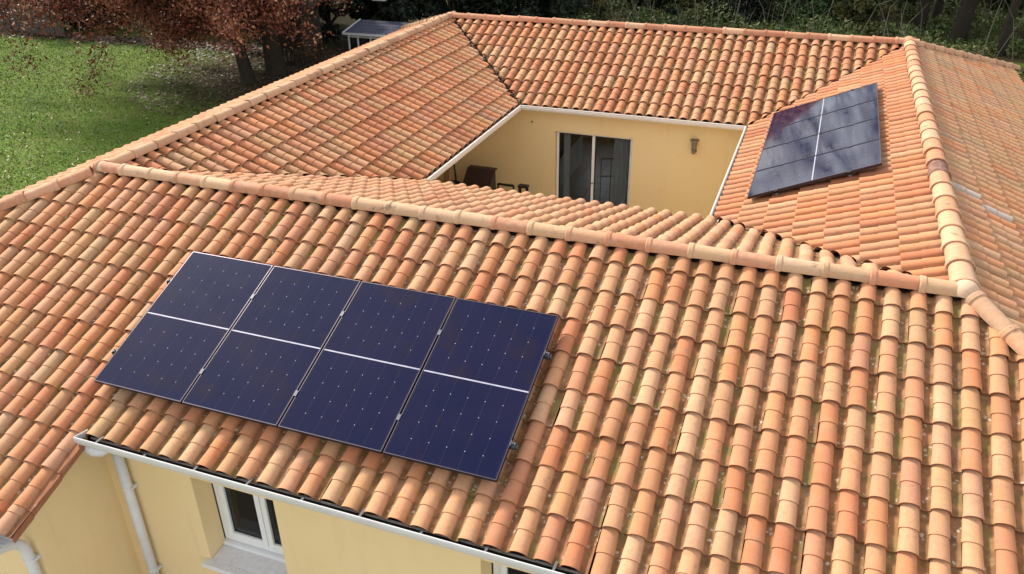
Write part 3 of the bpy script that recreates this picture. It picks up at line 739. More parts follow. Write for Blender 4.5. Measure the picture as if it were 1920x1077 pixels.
# ------------------------------------------------------------------ solar panels
PW1, PH1, PT = 1.038, 1.755, .035
def panel_frame_of(O, U, D, N): return O, U, D, N
def panel_objects(M, label, group):
    o = empty('solar_panel', (0, 0, 0), label, 'solar panel', group); o.matrix_world = M
    if 'p' not in panel_cache:
        f = MB(); e = .0085
        frame_boxes_xy(f, 0, PW1, -PH1, 0, -PT, .0, e)
        panel_cache['p'] = f.mesh('frame', M_ALU)
        s_ = MB(); s_.box((-.0015, -PH1-.0015, -PT-.001), (PW1+.0015, -PH1+.0005, -.004)); s_.box((-.0015, -.0005, -PT-.001), (PW1+.0015, .0015, -.004)); s_.box((-.0015, -PH1, -PT-.001), (.0005, 0, -.004)); s_.box((PW1-.0005, -PH1, -PT-.001), (PW1+.0015, 0, -.004))
        panel_cache['s'] = s_.mesh('frame_side', M_FRAME)
        def sheet(ya, yb, k):
            V = np.array([(e, yb, -.004), (PW1-e, yb, -.004), (PW1-e, ya, -.004), (e, ya, -.004)])
            me = np_mesh('cell_sheet', V, np.array([(0, 1, 2, 3)]), M_CELLS); u = me.uv_layers.new(name='uv')
            m_ = .06
            for i, (a, b) in enumerate(((-m_, 5+m_), (6+m_, 5+m_), (6+m_, -m_), (-m_, -m_))): u.data[i].uv = (a, b)
            return me
        panel_cache['a'] = sheet(-e, -PH1/2+.006, 0); panel_cache['b'] = sheet(-PH1/2-.006, -PH1+e, 1)
        V = np.array([(e, -PH1/2-.007, -.0035), (PW1-e, -PH1/2-.007, -.0035), (PW1-e, -PH1/2+.007, -.0035), (e, -PH1/2+.007, -.0035)])
        panel_cache['c'] = np_mesh('centre_strip', V, np.array([(0, 1, 2, 3)]), M_STRIP)
        panel_cache['d'] = MB().box((e, -PH1+e, -.012), (PW1-e, -e, -.006)).mesh('backing', M_FRAME)
        t = MB()
        for k in range(6): t.box((.09+k*.17, -PH1+.002, .0), (.102+k*.17, -PH1+.010, .0025))
        panel_cache['t'] = t.mesh('frame_lug', M_STRIP)
    for k, nm in (('p', 'frame'), ('s', 'frame_side'), ('a', 'cell_sheet'), ('b', 'cell_sheet'), ('c', 'centre_strip'), ('d', 'backing')):
        c_ = link(nm, panel_cache[k], o)
    return o
def frame_boxes_xy(m, x0, x1, y0, y1, z0, z1, t):
    m.box((x0, y0, z0), (x0+t, y1, z1)); m.box((x1-t, y0, z0), (x1, y1, z1)); m.box((x0+t, y0, z0), (x1-t, y0+t, z1)); m.box((x0+t, y1-t, z0), (x1-t, y1, z1))
panel_cache = {}
sF, sR = .3738, .4021
nF, dF, uF = np.array((0, -math.sin(sF), math.cos(sF))), np.array((0, -math.cos(sF), -math.sin(sF))), np.array((1., 0, 0))
nR, dR, uR = np.array((-math.sin(sR), 0, math.cos(sR))), np.array((-math.cos(sR), 0, -math.sin(sR))), np.array((0, -1., 0))
oF = np.array((0, 0, -.12))+nF*.16; oR = np.array((W, 0, -.12))+nR*.16
def mat4(o, x, y, z): return Matrix(((x[0], y[0], z[0], o[0]), (x[1], y[1], z[1], o[1]), (x[2], y[2], z[2], o[2]), (0, 0, 0, 1)))
LF = ['leftmost of the four dark blue solar panels on the front roof slope', 'second from the left of the four dark blue solar panels on the front roof slope',
      'third from the left of the four dark blue solar panels on the front roof slope', 'rightmost of the four dark blue solar panels on the front roof slope']
LR = ['nearest of the four cloud reflecting black solar panels on the right courtyard slope', 'second nearest of the four black solar panels on the right courtyard slope',
      'third nearest of the four black solar panels on the right courtyard slope', 'farthest of the four black solar panels on the right courtyard slope']
for k in range(4):
    panel_objects(mat4(oF+uF*(PU+k*(PW1+.02))+dF*PV, uF, -dF, nF), LF[k], 'solar panels on the front roof slope')
for k in range(4):
    y_ = QU+k*(PW1+.02)+PW1
    panel_objects(mat4(oR+np.array((0, y_, 0))+dR*QV, uR, -dR, nR), LR[k], 'solar panels on the right courtyard slope')
def rail(o, along, n_, d_, length, label, group, gaps, end_both=True):
    r_ = empty('mounting_rail', tuple(o), label, 'rail', group)
    m = MB().obox(o - d_*.018 - n_*.036, along*length, d_*.036, n_*.034); wparent(m.build('rail', M_STEEL), r_)
    for g_ in gaps:
        m = MB().obox(o+along*(g_-.0095)-d_*.03-n_*.0, along*.019, d_*.06, n_*.0365); wparent(m.build('mid_clamp', M_STEEL), r_)
        m = MB().obox(o+along*(g_-.016)-d_*.03+n_*.0365, along*.032, d_*.06, n_*.004); wparent(m.build('clamp_plate', M_STEEL), r_)
    for q, sgn in ((.04, 1), (length-.04, -1)):
        c0 = o+along*q
        m = MB().obox(c0-along*.02-d_*.025, along*.04, d_*.05, n_*.02); m.obox(c0-along*(.02)-d_*.025, along*.008, d_*.05, n_*.042); m.tube([c0+n_*.01, c0+n_*.045], .008, 8)
        wparent(m.build('end_clamp', M_STEEL), r_)
        m = MB().obox(c0+along*sgn*.10-d_*.02-n_*.105, along*.03, d_*.04, n_*.07); wparent(m.build('roof_hook', M_STEEL), r_)
tot = 4*PW1+.06
GAPS = [.06+k*(PW1+.02)-.01 for k in (1, 2, 3)]
for vv, lb in ((.44, 'upper steel rail under the dark blue panels with its clamp showing at the right end'), (1.40, 'lower steel rail under the dark blue panels with its clamp showing at the right end')):
    rail(oF-nF*PT+uF*(PU-.06)+dF*(PV+vv), uF, nF, dF, tot+.12, lb, 'mounting rails under the front panels', GAPS)
for vv, lb in ((.40, 'upper rail under the black panels on the right courtyard slope'), (1.36, 'lower rail under the black panels on the right courtyard slope')):
    rail(oR-nR*PT+np.array((0, QU-.05, 0))+dR*(QV+vv), np.array((0, 1., 0)), nR, dR, tot+.10, lb, 'mounting rails under the right panels', [g_-.01 for g_ in GAPS])

# ------------------------------------------------------------------ patio things
m = MB().box((.405, 3.205, GZ+.004), (7.575, PY-.005, GZ+.05)); structure(m.build('patio_floor', M_CONC))
bx = empty('garden_chest', (2.0, 7.5, GZ+.05), 'dark brown chest with a sloping lid against the shaded patio wall', 'chest')
m = MB().extrude([(1.72, 7.02, GZ+.051), (1.72, 7.74, GZ+.051), (1.72, 7.74, -2.60), (1.72, 7.60, -2.60), (1.72, 7.02, -3.10)], (.56, 0, 0)); wparent(m.build('body', M_BROWN, None, False, .008), bx)
m = MB().extrude([(1.69, 6.97, -3.125), (1.69, 7.61, -2.575), (1.69, 7.61, -2.55), (1.69, 6.97, -3.10)], (.62, 0, 0)); wparent(m.build('lid', M_BROWN, None, False, .004), bx)
m = MB().extrude([(1.69, 7.612, -2.575), (1.69, 7.78, -2.58), (1.69, 7.78, -2.555), (1.69, 7.612, -2.55)], (.62, 0, 0)); wparent(m.build('lid_top', M_BROWN, None, False, .004), bx)
m = MB().tube([(1.95, 7.36, -2.76), (2.0, 7.30, -2.77), (2.05, 7.36, -2.755)], .014, 6); wparent(m.build('handle', M_IRON), bx)
ch = empty('garden_chair', (2.6, 7.3, GZ+.05), 'black garden chair whose backrest shows right of the brown chest', 'chair')
m = MB(); r_ = .02; x, y, h, w_ = 2.50, 7.3, -2.72, .34
for a in (0, w_):
    m.tube([(x+a, y, GZ+.05), (x+a, y+.02, h)], r_, 6); m.tube([(x+a, y-.4, GZ+.05), (x+a, y-.4, h-.3)], r_, 6); m.tube([(x+a, y, h-.33), (x+a, y-.4, h-.3)], r_, 6)
m.tube([(x, y+.02, h), (x+w_, y+.02, h)], .026, 6); m.tube([(x, y+.015, h-.2), (x+w_, y+.015, h-.2)], r_, 6)
wparent(m.build('frame', M_IRON), ch); wparent(MB().box((x+.02, y-.38, h-.36), (x+w_-.02, y-.02, h-.335)).build('seat', M_IRON), ch)
pt = empty('plant_pot', (1.5, 7.2, GZ+.05), 'black bucket with a shiny rim in the dark corner left of the brown chest', 'bucket')
wparent(MB().tube([(1.52, 7.3, GZ+.051), (1.52, 7.3, -3.3), (1.52, 7.3, -2.84), (1.52, 7.3, -2.80)], [.10, .12, .14, .12], 12).build('pot', M_IRON, None, True), pt)
wparent(MB().tube([(1.42, 7.2, -2.82), (1.52, 7.18, -2.74), (1.62, 7.2, -2.82)], .008, 6).build('handle', M_STEEL), pt)
ln = empty('lantern', (3.10, 7.2, GZ+.05), 'small black lantern on a post standing left of the patio door', 'lantern')
m = MB(); m.tube([(3.105, 7.2, GZ+.05), (3.105, 7.2, -2.90)], .02, 8); m.box((3.01, 7.14, -2.915), (3.20, 7.26, -2.895)); wparent(m.build('post', M_IRON), ln)
m = MB()
for a in (3.025, 3.180):
    for b in (7.15, 7.24): m.box((a-.013, b-.012, -2.895), (a+.013, b+.012, -2.665))
m.box((3.0, 7.13, -2.665), (3.205, 7.27, -2.63)); wparent(m.build('cage', M_IRON), ln)
wparent(MB().tube([(3.10, 7.20, -2.895), (3.10, 7.20, -2.80)], .035, 10).build('candle', M_CREAM), ln)
m = MB().tube([(1.30, 7.75, -2.35), (1.47, 7.5, -2.95), (1.62, 7.28, GZ+.4), (1.68, 7.2, GZ+.06)], .022, 8); tag(m.build('pole', M_BROWN), 'thin dark brown pole leaning in the courtyard corner left of the chest', 'pole')
for k, (x, y, w_) in enumerate(((1.0, 7.70, .10), (1.13, 7.55, .05))):
    m = MB().extrude([(x, y, GZ+.055), (x+w_, y, GZ+.055), (x+w_, y+.03, GZ+.055), (x, y+.03, GZ+.055)], (-.02, .35, 1.75))
    tag(m.build('plank', M_WOODL), ['wider pale plank leaning upright in the shaded courtyard corner', 'narrow pale plank standing right beside the wider plank'][k], 'plank', 'planks leaning in the courtyard')
cb = MB().box((.42, 6.3, GZ+.051), (.85, 7.0, -2.95)).build('cupboard', M_CURT, None, False, .01); tag(cb, 'low grey cupboard half hidden behind the ridge tiles at the left end of the courtyard', 'cupboard')

# ------------------------------------------------------------------ ground
def ground_mat():
    m, t, b = newmat('grass_ground'); p = pos(t)
    sx = nd(t, 'ShaderNodeSeparateXYZ', i_Vector=p)
    n1 = noise(t, p, .35, 5); n2 = noise(t, p, 3., 6, .7); n3 = noise(t, p, 22, 4, .7)
    c = mix(t, step(t, n1, .3, .7), (.10, .180, .022), (.15, .235, .038))
    c = mix(t, step(t, n2, .42, .72, 0, .7), c, (.165, .155, .058)); c = mix(t, step(t, n3, .4, .75, 0, .6), c, (.02, .05, .008))
    # bare, leaf-strewn earth under the trees: near the trunks and beyond the house
    d1 = nd(t, 'ShaderNodeVectorMath', operation='DISTANCE', i_0=p, i_1=(-9.2, 18.5, GZ)).outputs['Value']
    dd = math_(t, 'ADD', d1, math_(t, 'MULTIPLY', n2, 3.5))
    lit = step(t, dd, 9.5, 4.5)
    back = math_(t, 'MULTIPLY', step(t, math_(t, 'ADD', sx.outputs[1], math_(t, 'MULTIPLY', n1, 5)), 22., 26.), step(t, sx.outputs[0], 2., -6.))
    wood = math_(t, 'MULTIPLY', step(t, math_(t, 'ADD', sx.outputs[1], math_(t, 'MULTIPLY', n2, 4)), 22., 24.5), step(t, sx.outputs[0], -22., -16.))
    wood = math_(t, 'MULTIPLY', wood, step(t, noise(t, p, .28, 3), .62, .52))
    lit = math_(t, 'MAXIMUM', lit, math_(t, 'MAXIMUM', math_(t, 'MULTIPLY', back, .9), math_(t, 'MULTIPLY', wood, .92)))
    c = mix(t, math_(t, 'MULTIPLY', lit, step(t, n3, .2, .55, .55, 1.)), c, mix(t, n3, (.030, .020, .013), (.085, .058, .038)))
    t.links.new(c, b.inputs['Base Color']); b.inputs['Roughness'].default_value = .95; b.inputs['Specular IOR Level'].default_value = .1
    bump(t, b, math_(t, 'ADD', n3, n2), .8, .06)
    return m
gx = np.concatenate([np.linspace(-400, -45, 8), np.linspace(-40, 40, 70), np.linspace(45, 400, 8)])
X_, Y_ = np.meshgrid(gx, gx + 12); Z_ = GZ + .05*np.sin(X_*.31)*np.cos(Y_*.27)*((X_ < -5) | (Y_ > 18))
V = np.c_[X_.ravel(), Y_.ravel(), Z_.ravel()]; k = len(gx)
F = np.array([(j*k+i, j*k+i+1, (j+1)*k+i+1, (j+1)*k+i) for j in range(k-1) for i in range(k-1)])
o = link('ground', np_mesh('ground', V, F, ground_mat(), True)); structure(o)
def gz(x, y): return GZ + .05*np.sin(x*.31)*np.cos(y*.27)*((x < -5) | (y > 18))
structure(MB().box((-3, -9, GZ+.055), (14, FY-.01, GZ+.10)).build('bounce_terrace', plain('pale_bounce_gravel', (.40, .35, .28), .95, 0, .3, 30)))  # unseen, added for the window reflection, pale to bounce light onto the wall
# grass blades on the lawn in view
N = 90000
px, py = RNG.uniform(-34, -3.6, N*2), RNG.uniform(-2, 25, N*2)
q = project(np.c_[px, py, np.full(N*2, GZ)]); ok = (q[:, 0] > -40) & (q[:, 0] < 620) & (q[:, 1] > 50) & (q[:, 1] < 400)
px, py = px[ok][:N], py[ok][:N]; N = len(px)
dens = np.hypot(px+9.2, py-18.5) + RNG.normal(0, 1.6, N); keep = dens > 7; px, py = px[keep], py[keep]; N = len(px)
hgt = RNG.uniform(.02, .07, N); a = RNG.uniform(0, 2*np.pi, N); wd = RNG.uniform(.01, .022, N)
bx_, by_ = np.cos(a)*wd, np.sin(a)*wd; lx, ly = RNG.normal(0, .045, N), RNG.normal(0, .045, N); z = gz(px, py)
V = np.stack([np.c_[px-bx_, py-by_, z], np.c_[px+bx_, py+by_, z], np.c_[px+lx, py+ly, z+hgt]], 1).reshape(-1, 3)
clump = np.clip(.5+.35*np.sin(px*1.3+np.sin(py*.9)*2)*np.cos(py*1.1)+RNG.normal(0, .22, N), 0, 1)
o = link('grass', np_mesh('grass', V, np.arange(3*N).reshape(-1, 3), L_GRASS, False, dict(tint=np.repeat(clump, 3)))); stuff(o, 'short bright green lawn grass at the upper left', 'grass')
def flakes(name, px, py, size, mat, label, cat, zoff=.03):
    n = len(px); a = RNG.uniform(0, 2*np.pi, n); s = size*RNG.uniform(.5, 1.3, n); z = gz(px, py)+zoff*RNG.uniform(.5, 2, n)
    t1, t2 = RNG.normal(0, .25, n), RNG.normal(0, .25, n)
    A = np.c_[np.cos(a), np.sin(a), t1]*s[:, None]; B = np.c_[-np.sin(a), np.cos(a), t2]*s[:, None]*.6; c = np.c_[px, py, z]
    V = np.stack([c-A, c-B, c+A, c+B], 1).reshape(-1, 3)
    o = link(name, np_mesh(name, V, np.arange(4*n).reshape(-1, 4), mat, False, dict(tint=np.repeat(RNG.random(n), 4)))); stuff(o, label, cat)
n = 300; cl = RNG.integers(0, 9, n); cxs = np.array([-13.5, -11.5, -14.5, -9.5, -12.5, -10.5, -16, -8, -12]); cys = np.array([9.5, 7, 11, 10.5, 12.5, 5, 8, 12.5, 8.5])
flakes('daisies', cxs[cl]+RNG.normal(0, 1.4, n), cys[cl]+RNG.normal(0, 1.2, n), .03, L_PALE, 'scattered pale daisies and petals across the lawn', 'flowers', .05)
n = 7000; r_ = RNG.random(n)**.6*6.5; a = RNG.uniform(0, 2*np.pi, n)
flakes('fallen_leaves', -9.2+np.cos(a)*r_, 18.5+np.sin(a)*r_, .06, L_BROWN, 'brown fallen leaves lying under the russet trees', 'leaves')
n = 5000; flakes('leaf_litter', RNG.uniform(-27, -12, n), 20.6+RNG.normal(0, .4, n)+.05*RNG.uniform(-1, 1, n), .07, L_BROWN, 'band of brown leaf litter along the far lawn edge', 'leaves', .05)

# ------------------------------------------------------------------ trees
def leaves_mesh(name, ctr, size, mat, tint, droop=.3, aspect=.5):
    n = len(ctr); A = RNG.normal(size=(n, 3)); A[:, 2] -= droop; A /= np.linalg.norm(A, axis=1)[:, None]
    B = np.cross(A, RNG.normal(size=(n, 3))); B /= np.linalg.norm(B, axis=1)[:, None]+1e-9
    s = (size*RNG.uniform(.55, 1.35, n))[:, None]
    V = np.stack([ctr-A*s, ctr-B*s*aspect, ctr+A*s, ctr+B*s*aspect], 1).reshape(-1, 3)
    return np_mesh(name, V, np.arange(4*n).reshape(-1, 4), mat, False, dict(tint=np.repeat(np.clip(tint, 0, 1), 4)))
def limb(m, a, dirv, length, r, depth, tips, rg, bend=.18, nseg=5, spread=.7, up=.05, child=(3, 5)):
    p = np.array(a, float); d = np.array(dirv, float); d /= np.linalg.norm(d); pts, rad = [p.copy()], [r]
    for i in range(nseg):
        d = d + rg.normal(0, bend, 3) + np.array((0, 0, up)); d /= np.linalg.norm(d); p = p + d*length/nseg; pts.append(p.copy()); rad.append(r*(1-.75*(i+1)/nseg)+.004)
    m.tube(pts, rad, 7 if r > .08 else 4, False)
    if depth == 0: tips += pts[1:]; return
    for c in range(rg.integers(*child)):
        i = rg.integers(1, nseg+1); dd = d + rg.normal(0, spread, 3); limb(m, pts[i], dd, length*rg.uniform(.45, .75), rad[i]*.7, depth-1, tips, rg, bend, max(3, nseg-1), spread, up, child)
def tree(name, base, lean, height, r0, first, nlimbs, blen, bark, leafm, nleaf, lsize, label, group, seed, droop=0., spread=.6, leaf_spread=.35, depth=2, up=.05, cat='tree', cloud=None, direct=None, last=1.):
    rg = np.random.default_rng(seed); x, y = base; z = float(gz(np.array(x), np.array(y)))-.05
    t = empty(name, (x, y, z), label, cat, group)
    m = MB(); pts, rad = [], []; n = 9
    for i in range(n+1):
        f = i/n; w_ = .10*math.sin(f*5+seed)*height*.08
        pts.append(np.array((x+lean[0]*f*height+w_, y+lean[1]*f*height+w_*.6, z+height*f))); rad.append(r0*(1.25 if i == 0 else 1-.72*f))
    m.tube(pts, rad, 12, False); tr_ = m.build('trunk', bark, None, True); wparent(tr_, t)
    b = MB(); tips = []
    for k in range(nlimbs):
        f = first + (last-first)*(k+.5)/nlimbs*.95; i = f*n; i0 = int(i); p = pts[i0]+(pts[min(i0+1, n)]-pts[i0])*(i-i0)
        az = k*2.4+rg.uniform(-.4, .4) if direct is None else rg.choice(direct)+rg.normal(0, .35)
        d = np.array((math.cos(az), math.sin(az), .45*f+droop+rg.normal(0, .12)))
        limb(b, p, d, blen*(1.15-.55*f)*rg.uniform(.8, 1.15), rad[i0]*.55, depth, tips, rg, .16, 5, spread, up)
    wparent(b.build('branches', bark, None, True), t)
    if nleaf:
        tp = np.array(tips); c = tp[rg.integers(0, len(tp), nleaf)] + rg.normal(0, leaf_spread, (nleaf, 3))
        if cloud is not None: c = np.concatenate([c, cloud])
        tint = np.clip(.42+.28*np.sin(c[:, 0]*1.7+c[:, 2]*2.3)*np.cos(c[:, 1]*1.9)+rg.normal(0, .24, len(c)), 0, 1)
        wparent(link('crown', leaves_mesh('crown', c, lsize, leafm, tint)), t)
    return t
# the russet oak pair: low spreading limbs hang into the picture
PI = math.pi
tree('oak_tree', (-10.5, 16.3), (-.07, -.02), 11, .22, .30, 34, 4.7, M_BARKD, L_RED, 100000, .062, 'russet leaved oak with slender leaning trunk at the lawn edge', 'russet oaks by the lawn', 3, -.06, .5, .24, 2, -.006, 'tree', None, [PI, PI*.9, PI*.95, -PI*.92, PI*.8, -PI*.86, PI*1.02], .58)
tree('oak_tree', (-10.2, 17.7), (-.05, .03), 12, .32, .25, 44, 3.3, M_BARKD, L_RED, 110000, .062, 'russet leaved oak with the thickest trunk beside the wooden hut', 'russet oaks by the lawn', 4, -.12, .5, .26, 2, -.012, 'tree', None, [PI, 2.7, -2.4, -1.9, -1.4, -.8, 2.1, 1.3, -.2], .52)
def shrub(name, x, y, rx, ry, h, n, leafm, lsize, label, group, seed, stem=M_BARKD, z0=0., gaps=.45):
    rg = np.random.default_rng(seed); z = float(gz(np.array(x), np.array(y)))
    t = empty(name, (x, y, z), label, 'shrub' if h < 6 else 'tree', group)
    nb = 26; bc = np.c_[rg.normal(0, .42, nb)*rx, rg.normal(0, .42, nb)*ry, rg.uniform(.08, .95, nb)*h]; br = rg.uniform(.16, .36, nb)*min(rx, ry, h)*1.25
    k = rg.integers(0, nb, n); u = rg.normal(size=(n, 3)); u /= np.linalg.norm(u, axis=1)[:, None]; r_ = rg.random(n)**.45
    c = bc[k]+u*(br[k]*r_)[:, None]*np.array([1, 1, .8]); c[:, 2] = np.maximum(c[:, 2], .05+rg.random(n)*.3)
    holes = np.sin(c[:, 0]*3.1+seed)*np.sin(c[:, 1]*2.7+seed*2)*np.sin(c[:, 2]*3.7+1) > gaps; c = c[~holes]
    tint = np.clip(.25+.35*rg.random(len(c))+.35*np.sin(bc[k][~holes][:, 0]*3+bc[k][~holes][:, 2]*5), 0, 1)
    m = MB()
    for q in range(7):
        e = bc[rg.integers(nb)]; m.tube([(0, 0, z0*0), e*.5+rg.normal(0, .15, 3)*np.array([1, 1, .2])+np.array([0, 0, .1*h]), e], [.07, .045, .012], 5, False)
    wparent_local(m.build('stem', stem, None, True), t); wparent_local(link('crown', leaves_mesh('crown', c, lsize, leafm, tint)), t)
    return t
def wparent_local(o, p): o.parent = p; return o
# dark evergreen hedge behind shed and hut
for k, (x, y, rx, h) in enumerate(((-16.5, 25, 2.6, 4.6), (-13.2, 26, 2.4, 5.0), (-10.2, 26.5, 2.4, 4.6), (-7.4, 27.2, 2.3, 4.9), (-4.9, 28, 2.2, 4.8))):
    shrub('conifer', x, y, rx*1.25, 2.2, h, 14000, L_EVER, .13, ['black green conifer farthest left behind the russet oaks', 'black green conifer behind the wooden hut', 'black green conifer just left of the blue roofed shed', 'black green conifer straight behind the blue roofed shed', 'black green conifer behind the left end of the back ridge'][k], 'dark conifers of the back hedge', 50+k, gaps=.8)
for k, (x, y) in enumerate(((-25.5, 21.9), (-22.6, 22.2), (-19.6, 23.0), (-17.0, 23.2), (-14.2, 23.0), (-12.0, 22.6), (-9.6, 24.7), (-6.4, 25.4), (-4.4, 26.0))):
    shrub('evergreen_shrub', x, y, 1.9, 1.3, 3.6, 6000, L_EVER, .11, ['dark evergreen bush above the grey fence at the far left corner', 'dark evergreen bush right of the fence end', 'dark evergreen bush under the left russet branches', 'dark evergreen bush behind the middle of the russet crown', 'dark evergreen bush left of the wooden hut', 'dark evergreen bush right behind the wooden hut', 'dark evergreen bush close behind the shed roof', 'dark evergreen bush right of the shed roof end', 'dark evergreen bush touching the left end of the back ridge'][k], 'evergreens beyond the lawn', 70+k, gaps=.7)
# ivy-green and olive undergrowth beyond the back ridge
ug = [(-2.6, 30.5, 1.5, 2.4, L_OLIVE, 'yellow olive bush left of the pale trunk'), (.0, 32.2, 2.0, 3.0, L_EVER, 'dark bush right of the pale trunk'), (-.8, 35.5, 2.4, 4.5, L_IVY, 'ivy green bush far behind the pale trunk'),
      (2.6, 33.5, 1.9, 2.6, L_OLIVE, 'olive bush behind the middle of the back ridge'), (4.6, 35.0, 2.2, 3.6, L_IVY, 'bright ivy green bush behind the middle of the back ridge'), (5.0, 31.6, 1.4, 1.9, L_EVER, 'low dark bush close behind the ridge centre'),
      (6.9, 33.6, 1.8, 2.6, L_IVY, 'ivy green bush right of the ridge centre'), (8.6, 35.6, 2.0, 3.3, L_OLIVE, 'olive bush left of the twin trunks'), (9.3, 32.0, 1.2, 1.7, L_OLIVE, 'small olive bush at the foot of the twin trunks'),
      (11.2, 37.5, 2.0, 2.6, L_IVY, 'ivy green bush seen between the dark trunks'), (15.4, 38.5, 2.2, 3.0, L_OLIVE, 'olive bush right of the big leaning trunk'), (18.5, 34, 2.0, 2.4, L_OLIVE, 'olive bush at the far right corner'), (16.6, 29.0, 1.2, 1.0, L_OLIVE, 'low olive bush under the rightmost trunk')]
for k, (x, y, r_, h, lm_, lb) in enumerate(ug): shrub('undergrowth_bush', x, y, r_, r_*.8, h, 7000 if r_ > 1.5 else 4500, lm_, .10, lb, 'bushes beyond the back ridge', 90+k, M_BARK, 0, .5)
tk = [((-1.9, 30.9), (.02, .0), 14, .22, M_BARKG, L_OLIVE, 'tall tree with pale grey trunk behind the back ridge'), ((10.6, 32.8), (-.05, .02), 12, .13, M_BARKD, L_IVY, 'thin dark trunked tree left of the twin trunks'),
      ((11.9, 32.3), (.02, .02), 14, .19, M_BARKD, L_IVY, 'dark straight trunked tree behind the right end of the ridge'), ((12.6, 33.8), (.04, .03), 13, .15, M_BARKD, L_OLIVE, 'second dark trunk close right of the straight one'),
      ((13.3, 30.6), (.14, .05), 13, .29, M_BARKD, L_OLIVE, 'thick dark tree leaning right above the right hip'), ((14.7, 28.7), (.08, .10), 12, .18, M_BARKD, L_OLIVE, 'dark slanting trunk above the far right eave'),
      ((15.9, 31.3), (.12, .02), 12, .15, M_BARKD, L_OLIVE, 'rightmost dark trunk at the picture edge'), ((5.9, 36.8), (.02, .0), 15, .2, M_BARK, L_IVY, 'tall ivy clad tree beyond the ridge centre'),
      ((1.9, 37.8), (-.02, .02), 16, .2, M_BARK, L_IVY, 'tall ivy clad tree right of the pale trunk'), ((8.9, 39.2), (.0, .02), 16, .2, M_BARK, L_IVY, 'tall tree far behind the thin dark trunk'),
      ((-6.2, 33.5), (.0, .02), 15, .36, M_BARK, L_EVER, 'tall evergreen behind the shed hedge'), ((18.3, 36.5), (.05, .02), 14, .34, M_BARK, L_OLIVE, 'tall tree beyond the far right bushes')]
for k, (b_, ln_, h, r_, bk, lm_, lb) in enumerate(tk):
    tree('woodland_tree', b_, ln_, h, r_, .16, 15, 4.2, bk, lm_, 2400, .10, lb, 'trees of the wood behind the house', 200+k, .12, .6, .35, 2, .03)
for k, (x, y, h, lb) in enumerate(((2.4, 36.2, 12, 'ivy column tree left of the ridge centre'), (3.7, 38.0, 13, 'ivy column tree behind the ridge centre'), (-.6, 38.6, 12, 'ivy column tree behind the pale trunk'), (6.4, 39.5, 13, 'ivy column tree farthest right beyond the ridge'), (-3.6, 37.2, 12, 'ivy column tree right of the hedge'), (1.1, 35.2, 13, 'ivy column tree nearest behind the back ridge'), (5.0, 34.8, 13, 'ivy column tree nearest right of the ridge centre'))):
    shrub('ivy_tree', x, y, .62, .62, h, 6000, L_IVY, .11, lb, 'ivy clad trunks of the wood', 400+k, M_BARKD, 0, .5)
# the rest of the wood reads as one mass
n = 50000; xs = RNG.uniform(-60, 70, n); c = np.c_[xs, 50+RNG.normal(0, 4.5, n)+.004*(xs-5)**2*-1, GZ+RNG.random(n)**1.4*7.5]
c = c[np.sin(c[:, 0]*.7)*np.cos(c[:, 2]*.8+c[:, 0]*.2) < .62]
o = link('far_wood', leaves_mesh('far_wood', c, .36, L_EVER, RNG.random(len(c)))); stuff(o, 'dark far wood closing the view behind the trees', 'wood')
c = np.c_[RNG.uniform(-55, -20, 16000), 31+RNG.normal(0, 3, 16000), GZ+RNG.random(16000)**1.2*9]
o = link('far_thicket', leaves_mesh('far_thicket', c, .28, L_EVER, RNG.random(len(c)))); stuff(o, 'dark thicket behind the grey fence at the far left', 'thicket')

# brambles and dead twigs between the trunks: nobody could count them
n = 60000; x_, y_ = RNG.uniform(-8, 24, n), RNG.uniform(25.5, 44, n)
hh = (.25+1.0*(np.sin(x_*1.3)*np.cos(y_*1.1+x_*.4)+1)/2)*np.where(x_ > 9.5, .55, 1.)
kp = (np.sin(x_*.9+y_*.5)*np.sin(y_*.8-x_*.3) > -.45); x_, y_, hh = x_[kp], y_[kp], hh[kp]
c = np.c_[x_, y_, gz(x_, y_)+RNG.random(len(x_))*hh]
o = link('brambles', leaves_mesh('brambles', c, .085, L_BRAM, np.clip(.15+.5*RNG.random(len(c))+.3*np.sin(c[:, 0]*.8)*np.cos(c[:, 1]), 0, 1))); stuff(o, 'tangle of brambles and low weeds under the wood', 'undergrowth')
m = MB()
for k in range(230):
    x, y = RNG.uniform(-8, 22), RNG.uniform(26, 42); z = float(gz(np.array(x), np.array(y))); h = RNG.uniform(1, 3.4); d = RNG.normal(0, .35, 2)
    m.tube([(x, y, z), (x+d[0]*h*.4, y+d[1]*h*.4, z+h*.6), (x+d[0]*h+RNG.normal(0, .2), y+d[1]*h, z+h*RNG.uniform(.8, 1.1))], [.018, .012, .005], 4, False)
o = m.build('dead_twigs', M_BARKG); stuff(o, 'thin pale bare twigs among the undergrowth', 'twigs')

# ------------------------------------------------------------------ far-left fence, hut, shed
fe = empty('fence', (-25, 20.4, GZ), 'dark grey weathered board fence at the far left lawn edge', 'fence')
A, B = np.array((-30., 20.9)), np.array((-23.1, 20.3)); nb = 44; bm_ = MB().box((0, 0, 0), (.145, .022, 1.22)).mesh('board', plain('grey_weathered_boards', (.075, .068, .062), .95, 0, .35, 5, .1))
dv = (B-A)/np.linalg.norm(B-A); an = math.atan2(dv[1], dv[0])
for k in range(nb):
    p = A+dv*k*.157; o = link('board', bm_, fe); o.location = (p[0]+25, p[1]-20.4, rng.normal(0, .015)); o.rotation_euler = (rng.normal(0, .01), rng.normal(0, .012), an)
for k in range(4):
    p = A+dv*(k*2.2+.1); o = wparent(MB().box((p[0]-.05, p[1]+.03, GZ), (p[0]+.05, p[1]+.13, GZ+1.3)).build('post', M_WOODD), fe)

